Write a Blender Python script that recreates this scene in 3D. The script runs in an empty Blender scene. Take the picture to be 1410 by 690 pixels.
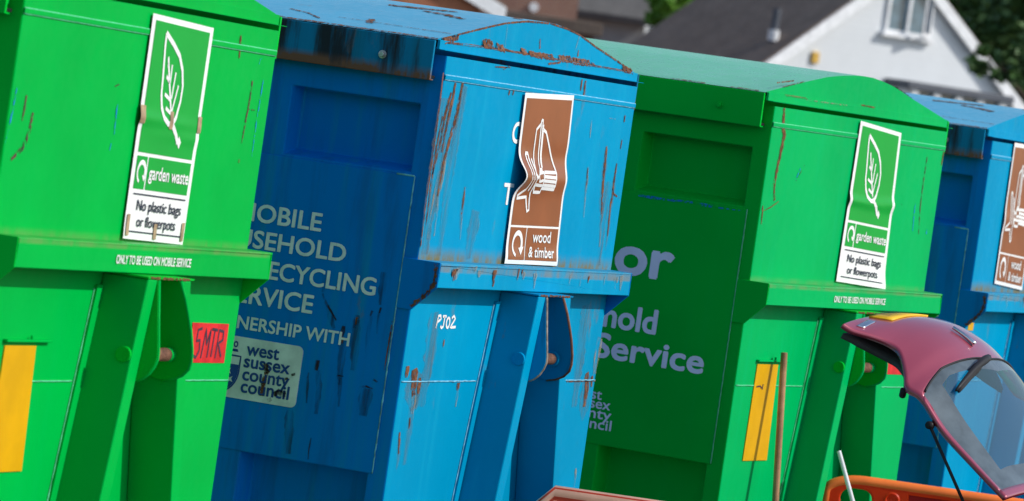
import bpy, bmesh, math, random
from mathutils import Vector, Matrix, Euler
from mathutils.noise import noise as pnoise

random.seed(7)
R = math.radians
S = bpy.context.scene
COL = S.collection

# ------------------------------------------------------------------ camera
EYE = 2.45
C_POS = Vector((-14.62710857, -5.59160659, EYE))
C_R = Vector((0.34060304, -0.92928658, 0.14288465))
C_U = Vector((-0.02126424, 0.14431878, 0.98930264))
C_F = Vector((0.93996670, 0.33999785, -0.02939484))
FPX = 6983.589
cam_d = bpy.data.cameras.new('camera')
cam = bpy.data.objects.new('camera', cam_d)
COL.objects.link(cam)
m = Matrix.Identity(4)
for i, v in enumerate((C_R, C_U, -C_F)):
    for j in range(3):
        m[j][i] = v[j]
m.translation = C_POS
cam.matrix_world = m
cam_d.sensor_width = 36.0
cam_d.lens = FPX / 1410 * 36.0
cam_d.clip_end = 2000
cam_d.dof.use_dof = True
cam_d.dof.focus_distance = 16.4
cam_d.dof.aperture_fstop = 7.6
S.camera = cam

# ------------------------------------------------------------------ light
SUN_AZ = 12.0          # degrees from -Y towards +X
SUN_EL = 38.0
w = bpy.data.worlds.new('World')
S.world = w
w.use_nodes = True
nt = w.node_tree
sky = nt.nodes.new('ShaderNodeTexSky')
sky.sky_type = 'NISHITA'
sky.sun_disc = False
sky.sun_elevation = R(SUN_EL)
sky.sun_rotation = R(180 - SUN_AZ)
nt.links.new(sky.outputs[0], nt.nodes['Background'].inputs['Color'])
nt.nodes['Background'].inputs['Strength'].default_value = 0.15
sd = bpy.data.lights.new('sun', 'SUN')
sun = bpy.data.objects.new('sun', sd)
COL.objects.link(sun)
sd.energy = 3.7
sd.angle = R(0.5)
sd.color = (1.0, 0.96, 0.90)
sv = Vector((math.sin(R(SUN_AZ)) * math.cos(R(SUN_EL)), -math.cos(R(SUN_AZ)) * math.cos(R(SUN_EL)), math.sin(R(SUN_EL))))
sun.rotation_euler = sv.to_track_quat('Z', 'Y').to_euler()
sun.location = (0, -10, 20)
S.view_settings.view_transform = 'Standard'
S.view_settings.look = 'None'
S.view_settings.gamma = 1
S.view_settings.exposure = 0.0
try:
    S.cycles.use_denoising = True
except Exception:
    pass


def ray(px, py):
    return C_F + C_R * ((px - 705) / FPX) - C_U * ((py - 345) / FPX)


def at(px, py, d):
    """the point at distance d along the view axis"""
    return C_POS + ray(px, py) * d


def at_x(px, py, x):
    v = ray(px, py)
    return C_POS + v * ((x - C_POS.x) / v.x)


# ------------------------------------------------------------------ materials
def newmat(name):
    mt = bpy.data.materials.new(name)
    mt.use_nodes = True
    t = mt.node_tree
    return mt, t, t.nodes['Principled BSDF']


def nd(t, typ, **kw):
    n = t.nodes.new(typ)
    for k, v in kw.items():
        if k.startswith('i_'):
            n.inputs[k[2:]].default_value = v
        else:
            setattr(n, k, v)
    return n


def noise(t, vec, scale, detail=6, rough=.6, stretch=None, offset=(0, 0, 0)):
    mp = nd(t, 'ShaderNodeMapping')
    mp.inputs['Scale'].default_value = stretch or (1, 1, 1)
    mp.inputs['Location'].default_value = offset
    t.links.new(vec, mp.inputs['Vector'])
    n = nd(t, 'ShaderNodeTexNoise')
    n.inputs['Scale'].default_value = scale
    n.inputs['Detail'].default_value = detail
    n.inputs['Roughness'].default_value = rough
    t.links.new(mp.outputs[0], n.inputs['Vector'])
    return n.outputs['Fac']


def remap(t, fac, a, b, c=0.0, d=1.0, smooth=True):
    n = nd(t, 'ShaderNodeMapRange')
    n.interpolation_type = 'SMOOTHSTEP' if smooth else 'LINEAR'
    for k, v in zip(('From Min', 'From Max', 'To Min', 'To Max'), (a, b, c, d)):
        n.inputs[k].default_value = v
    t.links.new(fac, n.inputs['Value'])
    return n.outputs['Result']


def mth(t, op, a, b):
    n = nd(t, 'ShaderNodeMath', operation=op)
    for i, v in enumerate((a, b)):
        if isinstance(v, (int, float)):
            n.inputs[i].default_value = v
        else:
            t.links.new(v, n.inputs[i])
    return n.outputs[0]


def mixc(t, fac, a, b):
    n = nd(t, 'ShaderNodeMix', data_type='RGBA')
    if isinstance(fac, (int, float)):
        n.inputs['Factor'].default_value = fac
    else:
        t.links.new(fac, n.inputs['Factor'])
    for k, v in ((6, a), (7, b)):
        if isinstance(v, tuple):
            n.inputs[k].default_value = (*v, 1)
        else:
            t.links.new(v, n.inputs[k])
    return n.outputs[2]


def bump(t, h, strength, dist, bsdf):
    n = nd(t, 'ShaderNodeBump')
    n.inputs['Strength'].default_value = strength
    n.inputs['Distance'].default_value = dist
    t.links.new(h, n.inputs['Height'])
    t.links.new(n.outputs[0], bsdf.inputs['Normal'])


def plain(name, col, rough=.6, metal=0.0, var=.12, scale=6.0, coat=0.0, trans=0.0, bmp=0.0):
    mt, t, b = newmat(name)
    tc = nd(t, 'ShaderNodeTexCoord').outputs['Object']
    f = noise(t, tc, scale, 5)
    lo = tuple(max(0, c * (1 - var)) for c in col)
    hi = tuple(min(1, c * (1 + var)) for c in col)
    t.links.new(mixc(t, remap(t, f, .3, .7), lo, hi), b.inputs['Base Color'])
    b.inputs['Roughness'].default_value = rough
    b.inputs['Metallic'].default_value = metal
    b.inputs['Coat Weight'].default_value = coat
    if rough >= .3 and not metal and not coat:
        b.inputs['Specular IOR Level'].default_value = .22
    b.inputs['Transmission Weight'].default_value = trans
    if bmp:
        bump(t, noise(t, tc, scale * 8, 4), bmp, .004, b)
    return mt


RUST_D = (0.045, 0.018, 0.010)
RUST_L = (0.16, 0.07, 0.035)


def paint(name, base, fade, rust=0.0, dirt_z=None, streak=.25, seed=0.0, rough=.38, grime=0.0, spec=.02, glo=.50):
    """sprayed steel: chalky patches, rain streaks, dirt, rust breaking through"""
    mt, t, b = newmat(name)
    tc = nd(t, 'ShaderNodeTexCoord').outputs['Object']
    off = (seed * 3.1, seed * 1.7, seed)
    big = noise(t, tc, 1.7, 4, .55, offset=off)
    fine = noise(t, tc, 26, 6, .65, offset=off)
    vert = noise(t, tc, 1, 5, .6, (16, 16, .9), off)
    c = mixc(t, remap(t, big, .32, .68), tuple(x * .88 for x in base), base)
    c = mixc(t, mth(t, 'MULTIPLY', remap(t, vert, .48, .75), streak), c, fade)
    c = mixc(t, mth(t, 'MULTIPLY', remap(t, fine, .55, .8), .10), c, fade)
    ro = remap(t, fine, .3, .7, rough - .06, rough + .10)
    if grime:
        g = noise(t, tc, 1, 6, .65, (11, 11, 1.3), (off[0] + 5, off[1], off[2]))
        gm = mth(t, 'MULTIPLY', remap(t, g, glo, glo + .18), grime)
        c = mixc(t, gm, c, (0.022, 0.018, 0.012))
        ro = mth(t, 'ADD', ro, mth(t, 'MULTIPLY', gm, .3))
    if dirt_z:
        sep = nd(t, 'ShaderNodeSeparateXYZ')
        t.links.new(tc, sep.inputs[0])
        for z0, z1, col, amt in dirt_z:
            dn = noise(t, tc, 9, 6, .7, (1.5, 1.5, .6), off)
            k = remap(t, sep.outputs['Z'], z0, z1, 1, 0)
            below = remap(t, sep.outputs['Z'], z0 - .012, z0 - .004, 0, 1)
            k = mth(t, 'MULTIPLY', k, below)
            k = mth(t, 'MULTIPLY', k, remap(t, dn, .36, .6, .25, 1))
            c = mixc(t, mth(t, 'MULTIPLY', k, amt), c, col)
    if rust:
        rn = noise(t, tc, 7.5, 9, .68, (1, 1, .45), off)
        hi = .78 - .25 * rust
        rm = remap(t, rn, hi, hi + .035)
        halo = mth(t, 'MULTIPLY', remap(t, rn, hi - .09, hi + .01), .45)
        c = mixc(t, halo, c, (0.16, 0.10, 0.06))
        rc = mixc(t, remap(t, fine, .35, .65), RUST_D, RUST_L)
        c = mixc(t, rm, c, rc)
        ro = mth(t, 'MAXIMUM', ro, mth(t, 'MULTIPLY', rm, .92))
    b.inputs['Specular IOR Level'].default_value = spec
    t.links.new(c, b.inputs['Base Color'])
    t.links.new(ro, b.inputs['Roughness'])
    h = mth(t, 'ADD', mth(t, 'MULTIPLY', noise(t, tc, 2.6, 3, .5, offset=off), 1.0), mth(t, 'MULTIPLY', fine, .018))
    bump(t, h, .35, .014, b)
    return mt


def ragged(name, lo, hi, thr=.47, scale=60, rough=.92, stretch=(1, 1, .5), soft=.03, amax=1.0):
    """flaking mark whose outline breaks up"""
    mt, t, b = newmat(name)
    tc = nd(t, 'ShaderNodeTexCoord').outputs['Object']
    f = noise(t, tc, scale, 6, .65, stretch)
    f2 = noise(t, tc, 30, 5)
    t.links.new(mixc(t, remap(t, f2, .35, .65), lo, hi), b.inputs['Base Color'])
    b.inputs['Roughness'].default_value = rough
    b.inputs['Specular IOR Level'].default_value = .15
    t.links.new(remap(t, f, thr - soft, thr + soft, 0, amax), b.inputs['Alpha'])
    return mt


GREEN, GREEN_F = (0.0, 0.405, 0.054), (0.0, 0.43, 0.09)
BLUE, BLUE_F = (0.0, 0.278, 0.50), (0.01, 0.36, 0.54)
DUST = (0.27, 0.20, 0.11)
M = {}
M['green'] = paint('green_paint', GREEN, GREEN_F, streak=.12, rough=.34, dirt_z=[(1.921, 1.945, DUST, .25)])
M['mint'] = paint('faded_green_paint', (0.0, 0.405, 0.10), (0.0, 0.45, 0.17), streak=.2, rough=.34, seed=13, dirt_z=[(1.921, 1.945, DUST, .25)])
M['mint_ledge'] = paint('faded_green_ledge_paint', (0.0, 0.405, 0.10), (0.0, 0.45, 0.17), streak=.1, seed=14, rough=.36, dirt_z=[(1.914, 1.93, DUST, .35)])
M['green_side'] = paint('green_paint_side', (0.0, 0.52, 0.040), (0.0, .5, .08), streak=.10, seed=2, rough=.36)  # same green as the ends, recoloured to the tone of the shaded side
M['green_lid'] = paint('green_lid_paint', (0.13, 0.52, 0.31), (0.22, 0.55, 0.38), streak=.25, seed=3, rough=.30, spec=.5)  # pale base holds the sky reflected off the lid roof
M['green_channel'] = paint('green_channel_paint', (0.0, 0.45, 0.03), (0.0, .45, .06), streak=.10, seed=4, rough=.4, grime=.18)
M['blue'] = paint('blue_paint', BLUE, BLUE_F, rust=.28, streak=.28, seed=5, rough=.40, dirt_z=[(1.921, 1.972, (0.17, 0.14, 0.06), 1.0)])
M['blue_side'] = paint('blue_paint_side', (0.0, 0.215, 0.68), (0.01, 0.27, 0.46), rust=.20, streak=.6, seed=6, rough=.40, grime=.22)  # shaded copy of the end blue, shifted bluer; rust and grime are wear
M['blue_lid'] = paint('blue_lid_paint', (0.07, 0.39, 0.60), (0.16, 0.44, 0.60), rust=.26, streak=.3, seed=7, rough=.33, spec=.5)  # sky sheen of the roof mixed into a paler blue, under real rust
M['blue_skirt'] = paint('blue_skirt_paint', (0.006, 0.20, 0.38), (0.01, 0.12, 0.16), rust=.42, streak=.6, seed=8, rough=.5, grime=.92, glo=.43,
                        dirt_z=[(2.470, 2.520, (0.17, 0.085, 0.05), 2.0)])
M['blue_channel'] = paint('blue_channel_paint', (0.0, 0.245, 0.50), (0.0, .28, .50), rust=.24, streak=.18, seed=9, rough=.42, grime=.35)
M['blue_ledge'] = paint('blue_ledge_paint', BLUE, BLUE_F, rust=.30, streak=.3, seed=10, rough=.42, dirt_z=[(1.90, 1.935, (0.25, 0.17, 0.08), .55)])
M['green_ledge'] = paint('green_ledge_paint', GREEN, GREEN_F, streak=.1, seed=11, rough=.36, dirt_z=[(1.914, 1.93, DUST, .35)])
M['rust'] = ragged('flaking_rust', (0.10, 0.040, 0.022), (0.21, 0.092, 0.045), thr=.45, scale=110, stretch=(1, 1, .4), soft=.06)
M['rust_solid'] = plain('bare_rusty_steel', (0.17, 0.075, 0.045), .8, .2, .45, 30, bmp=.4)
M['stain'] = ragged('dark_rust_run', (0.02, 0.016, 0.012), (0.05, 0.025, 0.015), thr=.46, scale=38, stretch=(1, 1, .22), soft=.13, amax=.85)
M['drip'] = ragged('grimy_run', (0.012, 0.020, 0.022), (0.03, 0.03, 0.025), thr=.55, scale=48, stretch=(1, 1, .09), soft=.20, amax=.6)
M['halo'] = ragged('rust_halo', (0.12, 0.12, 0.07), (0.20, 0.14, 0.07), thr=.54, scale=34, stretch=(1, 1, .10), soft=.22, amax=.42)
M['faint'] = ragged('pale_rust_run', (0.22, 0.25, 0.22), (0.30, 0.26, 0.18), thr=.52, scale=50, stretch=(1, 1, .2), soft=.12, amax=.7)
M['scratch_blue'] = ragged('blue_scuff', (0.01, 0.20, 0.55), (0.02, 0.30, 0.6), thr=.5, scale=90)
M['scratch_dark'] = ragged('dark_scuff', (0.04, 0.06, 0.04), (0.12, 0.05, 0.05), thr=.48, scale=90)
M['weld_blue'] = plain('blue_weld_bead', (0.18, 0.46, 0.62), .45, 0, .3, 40)
M['weld_green'] = plain('green_weld_bead', (0.10, 0.53, 0.27), .4, 0, .2, 40)
M['bead_teal'] = plain('grimy_weld_bead', (0.12, 0.42, 0.48), .5, 0, .5, 30)
M['steel'] = plain('zinc_bolt', (0.45, 0.46, 0.45), .4, .8, .2, 60)
M['white_vinyl'] = plain('white_vinyl', (0.80, 0.81, 0.80), .35, 0, .04, 4)
M['green_vinyl'] = plain('green_vinyl', (0.0, 0.34, 0.035), .42, 0, .05, 4)
M['brown_vinyl'] = plain('brown_vinyl', (0.27, 0.085, 0.028), .30, 0, .08, 5)
M['black_ink'] = plain('black_ink', (0.02, 0.025, 0.05), .5)
M['tape'] = plain('brown_tape', (0.36, 0.25, 0.15), .45, 0, .3, 30)
M['lettering'] = ragged('worn_white_lettering', (0.62, 0.74, 0.72), (0.80, 0.86, 0.82), thr=.27, scale=34, rough=.5, stretch=(1, 1, 1))
M['lettering_new'] = plain('pale_lettering', (0.84, 0.86, 0.90), .4, 0, .06)
M['plate'] = plain('weathered_sign_plate', (0.66, 0.76, 0.70), .45, 0, .14, 14)
M['navy'] = plain('navy_ink', (0.02, 0.07, 0.26), .5, 0, .2, 20)
M['yellow'] = plain('yellow_panel', (0.65, 0.35, 0.0), .4, 0, .08, 6)
M['red_label'] = plain('red_label', (0.60, 0.020, 0.022), .5, 0, .25, 14)
M['pen'] = plain('dark_marker', (0.06, 0.03, 0.05), .6)
M['wood'] = plain('wooden_handle', (0.36, 0.20, 0.10), .6, 0, .3, 9)
M['white_plastic'] = plain('white_plastic', (0.75, 0.77, 0.78), .35)
M['rust_edge'] = plain('worn_plate_edge', (0.24, 0.20, 0.16), .7, 0, .5, 40)
M['void'] = plain('dark_inside', (0.01, 0.012, 0.012), .9)


# ------------------------------------------------------------------ mesh tools
class MB:
    def __init__(self):
        self.v, self.f, self.mi, self.mats = [], [], [], []

    def slot(self, mat):
        if mat not in self.mats:
            self.mats.append(mat)
        return self.mats.index(mat)

    def add(self, vs, fs, mat):
        o = len(self.v)
        self.v += [tuple(p) for p in vs]
        s = self.slot(mat)
        for f in fs:
            self.f.append([o + i for i in f])
            self.mi.append(s)
        return self

    def box(self, x0, x1, y0, y1, z0, z1, mat, fn=None):
        vs = [(x, y, z) for x in (x0, x1) for y in (y0, y1) for z in (z0, z1)]
        if fn:
            vs = [fn(*p) for p in vs]
        return self.add(vs, [(0, 1, 3, 2), (4, 6, 7, 5), (0, 4, 5, 1), (2, 3, 7, 6), (0, 2, 6, 4), (1, 5, 7, 3)], mat)

    def prism(self, pts, fn0, fn1, mat):
        """pts 2D polygon; fn0/fn1 map (a,b) to the two end faces"""
        n = len(pts)
        vs = [fn0(*p) for p in pts] + [fn1(*p) for p in pts]
        fs = [tuple(range(n))[::-1], tuple(range(n, 2 * n))] + [(i, (i + 1) % n, n + (i + 1) % n, n + i) for i in range(n)]
        return self.add(vs, fs, mat)

    def tube(self, pts, r, mat, n=10, cap=True):
        pts = [Vector(p) for p in pts]
        rs = r if isinstance(r, (list, tuple)) else [r] * len(pts)
        rings, vs, fs = [], [], []
        up = None
        for i, p in enumerate(pts):
            d = (pts[min(i + 1, len(pts) - 1)] - pts[max(i - 1, 0)]).normalized()
            if up is None:
                up = Vector((0, 0, 1)) if abs(d.z) < .9 else Vector((1, 0, 0))
            a = d.cross(up).normalized()
            bb = a.cross(d)
            up = bb
            for k in range(n):
                th = 2 * math.pi * k / n
                vs.append(p + (a * math.cos(th) + bb * math.sin(th)) * rs[i])
        for i in range(len(pts) - 1):
            for k in range(n):
                fs.append((i * n + k, i * n + (k + 1) % n, (i + 1) * n + (k + 1) % n, (i + 1) * n + k))
        if cap:
            fs.append(tuple(range(n))[::-1])
            fs.append(tuple(range((len(pts) - 1) * n, len(pts) * n)))
        return self.add(vs, fs, mat)

    def grid(self, nu, nv, fn, mat, skip=None):
        vs = [fn(i / nu, j / nv) for j in range(nv + 1) for i in range(nu + 1)]
        fs = [(j * (nu + 1) + i, j * (nu + 1) + i + 1, (j + 1) * (nu + 1) + i + 1, (j + 1) * (nu + 1) + i)
              for j in range(nv) for i in range(nu) if not (skip and skip(i, j))]
        return self.add(vs, fs, mat)

    def build(self, name, parent=None, bevel=0, smooth=False, weld=False, normals=True, loc=None, extra=None, sub=0):
        me = bpy.data.meshes.new(name)
        me.from_pydata(self.v, [], self.f)
        for mm in self.mats:
            me.materials.append(mm)
        for p, s in zip(me.polygons, self.mi):
            p.material_index = s
            p.use_smooth = smooth
        if weld or normals:
            bm = bmesh.new()
            bm.from_mesh(me)
            if weld:
                bmesh.ops.remove_doubles(bm, verts=bm.verts, dist=1e-4)
            if normals:
                bmesh.ops.recalc_face_normals(bm, faces=bm.faces)
            bm.to_mesh(me)
            bm.free()
        me.update()
        o = bpy.data.objects.new(name, me)
        COL.objects.link(o)
        if parent:
            o.parent = parent
        if loc:
            o.location = loc
        if bevel:
            bv = o.modifiers.new('bevel', 'BEVEL')
            bv.width = bevel
            bv.segments = 2
            bv.limit_method = 'ANGLE'
            bv.angle_limit = R(35)
        if sub:
            sm = o.modifiers.new('smooth', 'SUBSURF')
            sm.levels = sm.render_levels = sub
        return o


def tag(o, label, cat, group=None):
    o['label'] = label
    o['category'] = cat
    if group:
        o['group'] = group
    return o


def empty(name, loc=(0, 0, 0), rot=(0, 0, 0)):
    o = bpy.data.objects.new(name, None)
    COL.objects.link(o)
    o.location = loc
    o.rotation_euler = rot
    return o


_txt = {}


def text_mesh(s, bold=0.0):
    """glyph triangles with cap height 1; returns verts, faces, bounds"""
    key = (s, bold)
    if key in _txt:
        return _txt[key]

    def raw(st):
        cu = bpy.data.curves.new('lettering', 'FONT')
        cu.body = st
        cu.size = 1
        cu.offset = bold
        cu.resolution_u = 4
        ob = bpy.data.objects.new('lettering', cu)
        COL.objects.link(ob)
        dg = bpy.context.evaluated_depsgraph_get()
        dg.update()
        me = bpy.data.meshes.new_from_object(ob.evaluated_get(dg))
        vs = [(v.co.x, v.co.y) for v in me.vertices]
        fs = [tuple(p.vertices) for p in me.polygons]
        bpy.data.meshes.remove(me)
        bpy.data.objects.remove(ob)
        bpy.data.curves.remove(cu)
        return vs, fs
    hv, _ = raw('H')
    y0, cap = min(p[1] for p in hv), max(p[1] for p in hv) - min(p[1] for p in hv)
    vs, fs = raw(s)
    vs = [(x / cap, (y - y0) / cap) for x, y in vs]
    x0, x1 = min(p[0] for p in vs), max(p[0] for p in vs)
    _txt[key] = (vs, fs, x0, x1)
    return _txt[key]


def bold_layers(fn, cap, bold):
    """the strokes are thickened by laying the glyphs a hair apart, each on its own level"""
    p0 = Vector(fn(0, 0))
    n = (Vector(fn(1e-3, 0)) - p0).cross(Vector(fn(0, 1e-3)) - p0).normalized() * (1 if cap > 0 else -1)
    d = bold * abs(cap)
    for k, (a, b) in enumerate(((0, 0), (-d, 0), (d, 0), (-d * .5, d * .8), (d * .5, -d * .8), (-d * .5, -d * .8), (d * .5, d * .8)) if bold else ((0, 0),)):
        yield a, b, n * (k * .00012)


def put_text(mb, s, u0, u1, base, cap, fn, mat, bold=0.0):
    put_tail(mb, s, s, u0, u1, base, cap, fn, mat, bold)


def put_tail(mb, s, tail, u0, u1, base, cap, fn, mat, bold=0.0):
    """fit so that the last letters TAIL span u0..u1"""
    _, _, t0, t1 = text_mesh(tail)
    vs, fs, x0, x1 = text_mesh(s)
    d = bold * abs(cap)
    k = (u1 - u0 - 2 * d) / (t1 - t0)
    for a, b, n in bold_layers(fn, cap, bold):
        mb.add([Vector(fn(u1 - d + (x - x1) * k + a, base + y * cap + b)) + n for x, y in vs], fs, mat)


def dens(pts, step):
    out = []
    for a, b in zip(pts, pts[1:]):
        n = max(1, int(math.hypot(b[0] - a[0], b[1] - a[1]) / step))
        out += [(a[0] + (b[0] - a[0]) * k / n, a[1] + (b[1] - a[1]) * k / n) for k in range(n)]
    return out + [pts[-1]]


def ribbon(mb, pts, wd, fn, mat, step=.02, closed=False, taper=None, jag=0.0):
    pts = list(pts) + ([pts[0]] if closed else [])
    p = dens(pts, step)
    n = len(p)
    vs = []
    for i in range(n):
        if closed:
            a, b = p[(i - 1) % (n - 1)], p[(i + 1) % (n - 1)]
        else:
            a, b = p[max(0, i - 1)], p[min(n - 1, i + 1)]
        dx, dy = b[0] - a[0], b[1] - a[1]
        L = math.hypot(dx, dy) or 1
        ww = wd * (taper(i / (n - 1)) if taper else 1) * .5
        j1, j2 = 1 + random.uniform(-jag, jag), 1 + random.uniform(-jag, jag)
        vs.append(fn(p[i][0] - dy / L * ww * j1, p[i][1] + dx / L * ww * j1))
        vs.append(fn(p[i][0] + dy / L * ww * j2, p[i][1] - dx / L * ww * j2))
    mb.add(vs, [(2 * i, 2 * i + 1, 2 * i + 3, 2 * i + 2) for i in range(n - 1)], mat)


def poly(mb, pts, fn, mat):
    mb.add([fn(*p) for p in pts], [tuple(range(len(pts)))], mat)


def arc(cx, cy, rx, ry, a0, a1, n=18):
    return [(cx + rx * math.cos(R(a0 + (a1 - a0) * i / n)), cy + ry * math.sin(R(a0 + (a1 - a0) * i / n))) for i in range(n + 1)]


# ------------------------------------------------------------------ ground
def hill(name, pts, mat):
    mb = MB()
    poly(mb, pts, lambda x, y: (x, y, 0), mat)
    return mb


def asphalt():
    mt, t, b = newmat('asphalt')
    tc = nd(t, 'ShaderNodeTexCoord').outputs['Object']
    a = noise(t, tc, .6, 5)
    f = noise(t, tc, 90, 4)
    c = mixc(t, remap(t, a, .35, .65), (0.042, 0.042, 0.043), (0.075, 0.072, 0.068))
    c = mixc(t, mth(t, 'MULTIPLY', remap(t, f, .5, .7), .35), c, (0.13, 0.125, 0.12))
    t.links.new(c, b.inputs['Base Color'])
    b.inputs['Roughness'].default_value = .9
    bump(t, f, .5, .006, b)
    return mt


mb = MB()
poly(mb, [(-600, -600), (900, -600), (900, 900), (-600, 900)], lambda x, y: (x, y, 0), asphalt())
o = mb.build('ground')
o['kind'] = 'structure'
M['concrete'] = plain('concrete', (0.33, 0.32, 0.30), .9, 0, .2, 2.0, bmp=.3)
mb = MB()
poly(mb, [(-9, -.9), (12, -.9), (12, 5), (-9, 5)], lambda x, y: (x, y, .004), M['concrete'])
o = mb.build('concrete_apron')
o['kind'] = 'structure'

# ------------------------------------------------------------------ skips
W, L = 1.85, 3.3
ZT, ZS1, ZS2, ZL, ZLB, ZG, ZW = 2.555, 2.4962, 2.483, 1.9207, 1.8426, 1.7637, 1.539
LP, GP = .0758, .0477
ROOF = [(-.06, 2.600), (-.022, 2.608), (.09, 2.6255), (.203, 2.643), (.36, 2.667), (.52, 2.690), (.62, 2.700), (.712, 2.7075), (.81, 2.7135), (.90, 2.7165),
        (1.00, 2.716), (1.105, 2.709), (1.18, 2.702), (1.253, 2.694), (1.33, 2.682), (1.413, 2.668), (1.62, 2.637), (1.83, 2.606), (W + .02, 2.600)]
OPEN = [(.066, .497), (.70, 1.13), (1.335, 1.765), (1.97, 2.40), (2.605, 3.035)]
E0 = lambda d: (lambda u, v: (u, -d, v))           # end face, d proud
S0 = lambda d: (lambda u, v: (-d, -u, v))          # side face; u runs to the right as read


def side_shell(mb, mat, inner):
    """the long wall with its throwing slots and the lower recesses"""
    ys = sorted({0.0, .048, L} | {y for o in OPEN for y in o})
    zs = [.16, .55, 1.242, ZG, ZL, 2.182, 2.398, ZT]

    def cell(y0, y1, z0, z1):
        hole = any(abs(y0 - a) < 1e-6 and abs(y1 - b) < 1e-6 for a, b in OPEN)
        if hole and abs(z0 - 2.182) < 1e-6:
            return .075
        if hole and abs(z0 - .55) < 1e-6:
            return .09
        return 0
    for i in range(len(ys) - 1):
        for j in range(len(zs) - 1):
            y0, y1, z0, z1 = ys[i], ys[i + 1], zs[j], zs[j + 1]
            d = cell(y0, y1, z0, z1)
            if not d:
                mb.add([(0, y0, z0), (0, y1, z0), (0, y1, z1), (0, y0, z1)], [(0, 1, 2, 3)], mat)
            else:
                sl = .022 if z0 > 2 else 0
                sj = .012
                a = [(0, y0, z0), (0, y1, z0), (0, y1, z1), (0, y0, z1)]
                b = [(d, y0, z0 + sl), (d, y1 - sj, z0 + sl), (d, y1 - sj, z1), (d, y0, z1)]
                mb.add(a + b, [(0, 1, 5, 4), (1, 2, 6, 5), (2, 3, 7, 6), (3, 0, 4, 7)], mat)
                mb.add(b, [(0, 1, 2, 3)], inner)


def leaf_icon(mb, fn, mat):
    # outline in sticker fractions (u right, v down)
    left = [(.24, .072), (.245, .13), (.262, .20), (.278, .27), (.29, .34), (.325, .40), (.38, .445), (.455, .468), (.52, .468)]
    right = [(.52, .468), (.575, .43), (.612, .36), (.615, .29), (.575, .22), (.50, .16), (.38, .115), (.24, .072)]
    ribbon(mb, left, .025, fn, mat, .03)
    ribbon(mb, right, .025, fn, mat, .03)
    ribbon(mb, [(.50, .455), (.60, .505), (.655, .545)], .028, fn, mat, .03)
    ribbon(mb, [(.655, .53), (.70, .556)], .036, fn, mat, .03)
    ribbon(mb, [(.32, .175), (.39, .28), (.46, .38), (.50, .44)], .020, fn, mat, .03)
    for a, b in (((.335, .26), (.40, .285)), ((.345, .34), (.44, .36)), ((.39, .40), (.475, .42)),
                 ((.40, .205), (.405, .285)), ((.475, .235), (.46, .355)), ((.545, .29), (.49, .42)), ((.33, .205), (.345, .22))):
        ribbon(mb, [a, b], .017, fn, mat, .03)


def loop_icon(mb, cx, cy, rx, ry, fn, mat):
    ribbon(mb, arc(cx, cy, rx, ry, -250, 20, 26), rx * .42, fn, mat, .012, taper=lambda s: .55 + .5 * s)
    ex, ey = cx + rx * math.cos(R(20)), cy + ry * math.sin(R(20))
    poly(mb, [(ex - rx * .62, ey - ry * .05), (ex + rx * .50, ey - ry * .18), (ex - rx * .12, ey + ry * .55)], fn, mat)


def sheet_fn(c, bulge):
    """c = TL,TR,BR,BL corners on the end face; bulge(u,v) = how far the vinyl stands off"""
    def at_uv(d):
        def f(u, v):
            a = [c[0][k] * (1 - u) + c[1][k] * u for k in (0, 1)]
            b = [c[3][k] * (1 - u) + c[2][k] * u for k in (0, 1)]
            p = [a[k] * (1 - v) + b[k] * v for k in (0, 1)]
            return (p[0], -.006 - d - bulge(u, v), p[1])
        return f
    return at_uv


def rounded(mb, u0, u1, v0, v1, fn, mat, nu=14, nv=60):
    mb.grid(nu, nv, lambda a, b: fn(u0 + (u1 - u0) * a, v0 + (v1 - v0) * b), mat)


def sticker_garden(parent, c, bulge):
    f = sheet_fn(c, bulge)
    mb = MB()
    rounded(mb, 0, 1, 0, 1, f(0), M['white_vinyl'])
    rounded(mb, .055, .945, .026, .612, f(.0010), M['green_vinyl'])
    rounded(mb, .055, .225, .628, .775, f(.0010), M['green_vinyl'], 4, 10)
    rounded(mb, .245, .945, .628, .775, f(.0010), M['green_vinyl'], 8, 10)
    leaf_icon(mb, f(.0022), M['white_vinyl'])
    loop_icon(mb, .145, .70, .062, .045, f(.0022), M['white_vinyl'])
    g = f(.0022)
    put_text(mb, 'garden waste', .268, .925, .725, -.058, g, M['white_vinyl'], .03)
    put_text(mb, 'No plastic bags', .15, .88, .868, -.046, g, M['black_ink'], .016)
    put_text(mb, 'or flowerpots', .18, .82, .940, -.046, g, M['black_ink'], .016)
    for v in (.797, .965):
        ribbon(mb, [(.07, v), (.93, v)], .006, g, M['black_ink'], .05)
    return mb


def wood_icon(mb, fn, mat):
    k = .019
    for pl in ([(.38, .155), (.41, .155), (.45, .44), (.40, .44), (.38, .155)],
               [(.38, .175), (.30, .21), (.29, .47), (.36, .49), (.40, .44)],
               [(.41, .20), (.50, .225), (.77, .455), (.50, .455)],
               [(.50, .455), (.50, .53), (.77, .535), (.77, .455)],
               [(.50, .48), (.77, .485)], [(.50, .505), (.77, .51)],
               [(.38, .46), (.48, .455), (.50, .50), (.40, .51), (.38, .46)],
               [(.32, .53), (.50, .535), (.49, .575), (.36, .575), (.32, .53)], [(.50, .55), (.76, .555), (.76, .535)],
               [(.12, .35), (.17, .35), (.26, .50), (.24, .57)], [(.12, .35), (.20, .50), (.18, .56), (.06, .60), (.07, .615), (.24, .605), (.30, .69), (.335, .68), (.30, .58), (.32, .50), (.24, .38)],
               [(.43, .18), (.46, .43)]):
        ribbon(mb, pl, k, fn, mat, .03)


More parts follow.
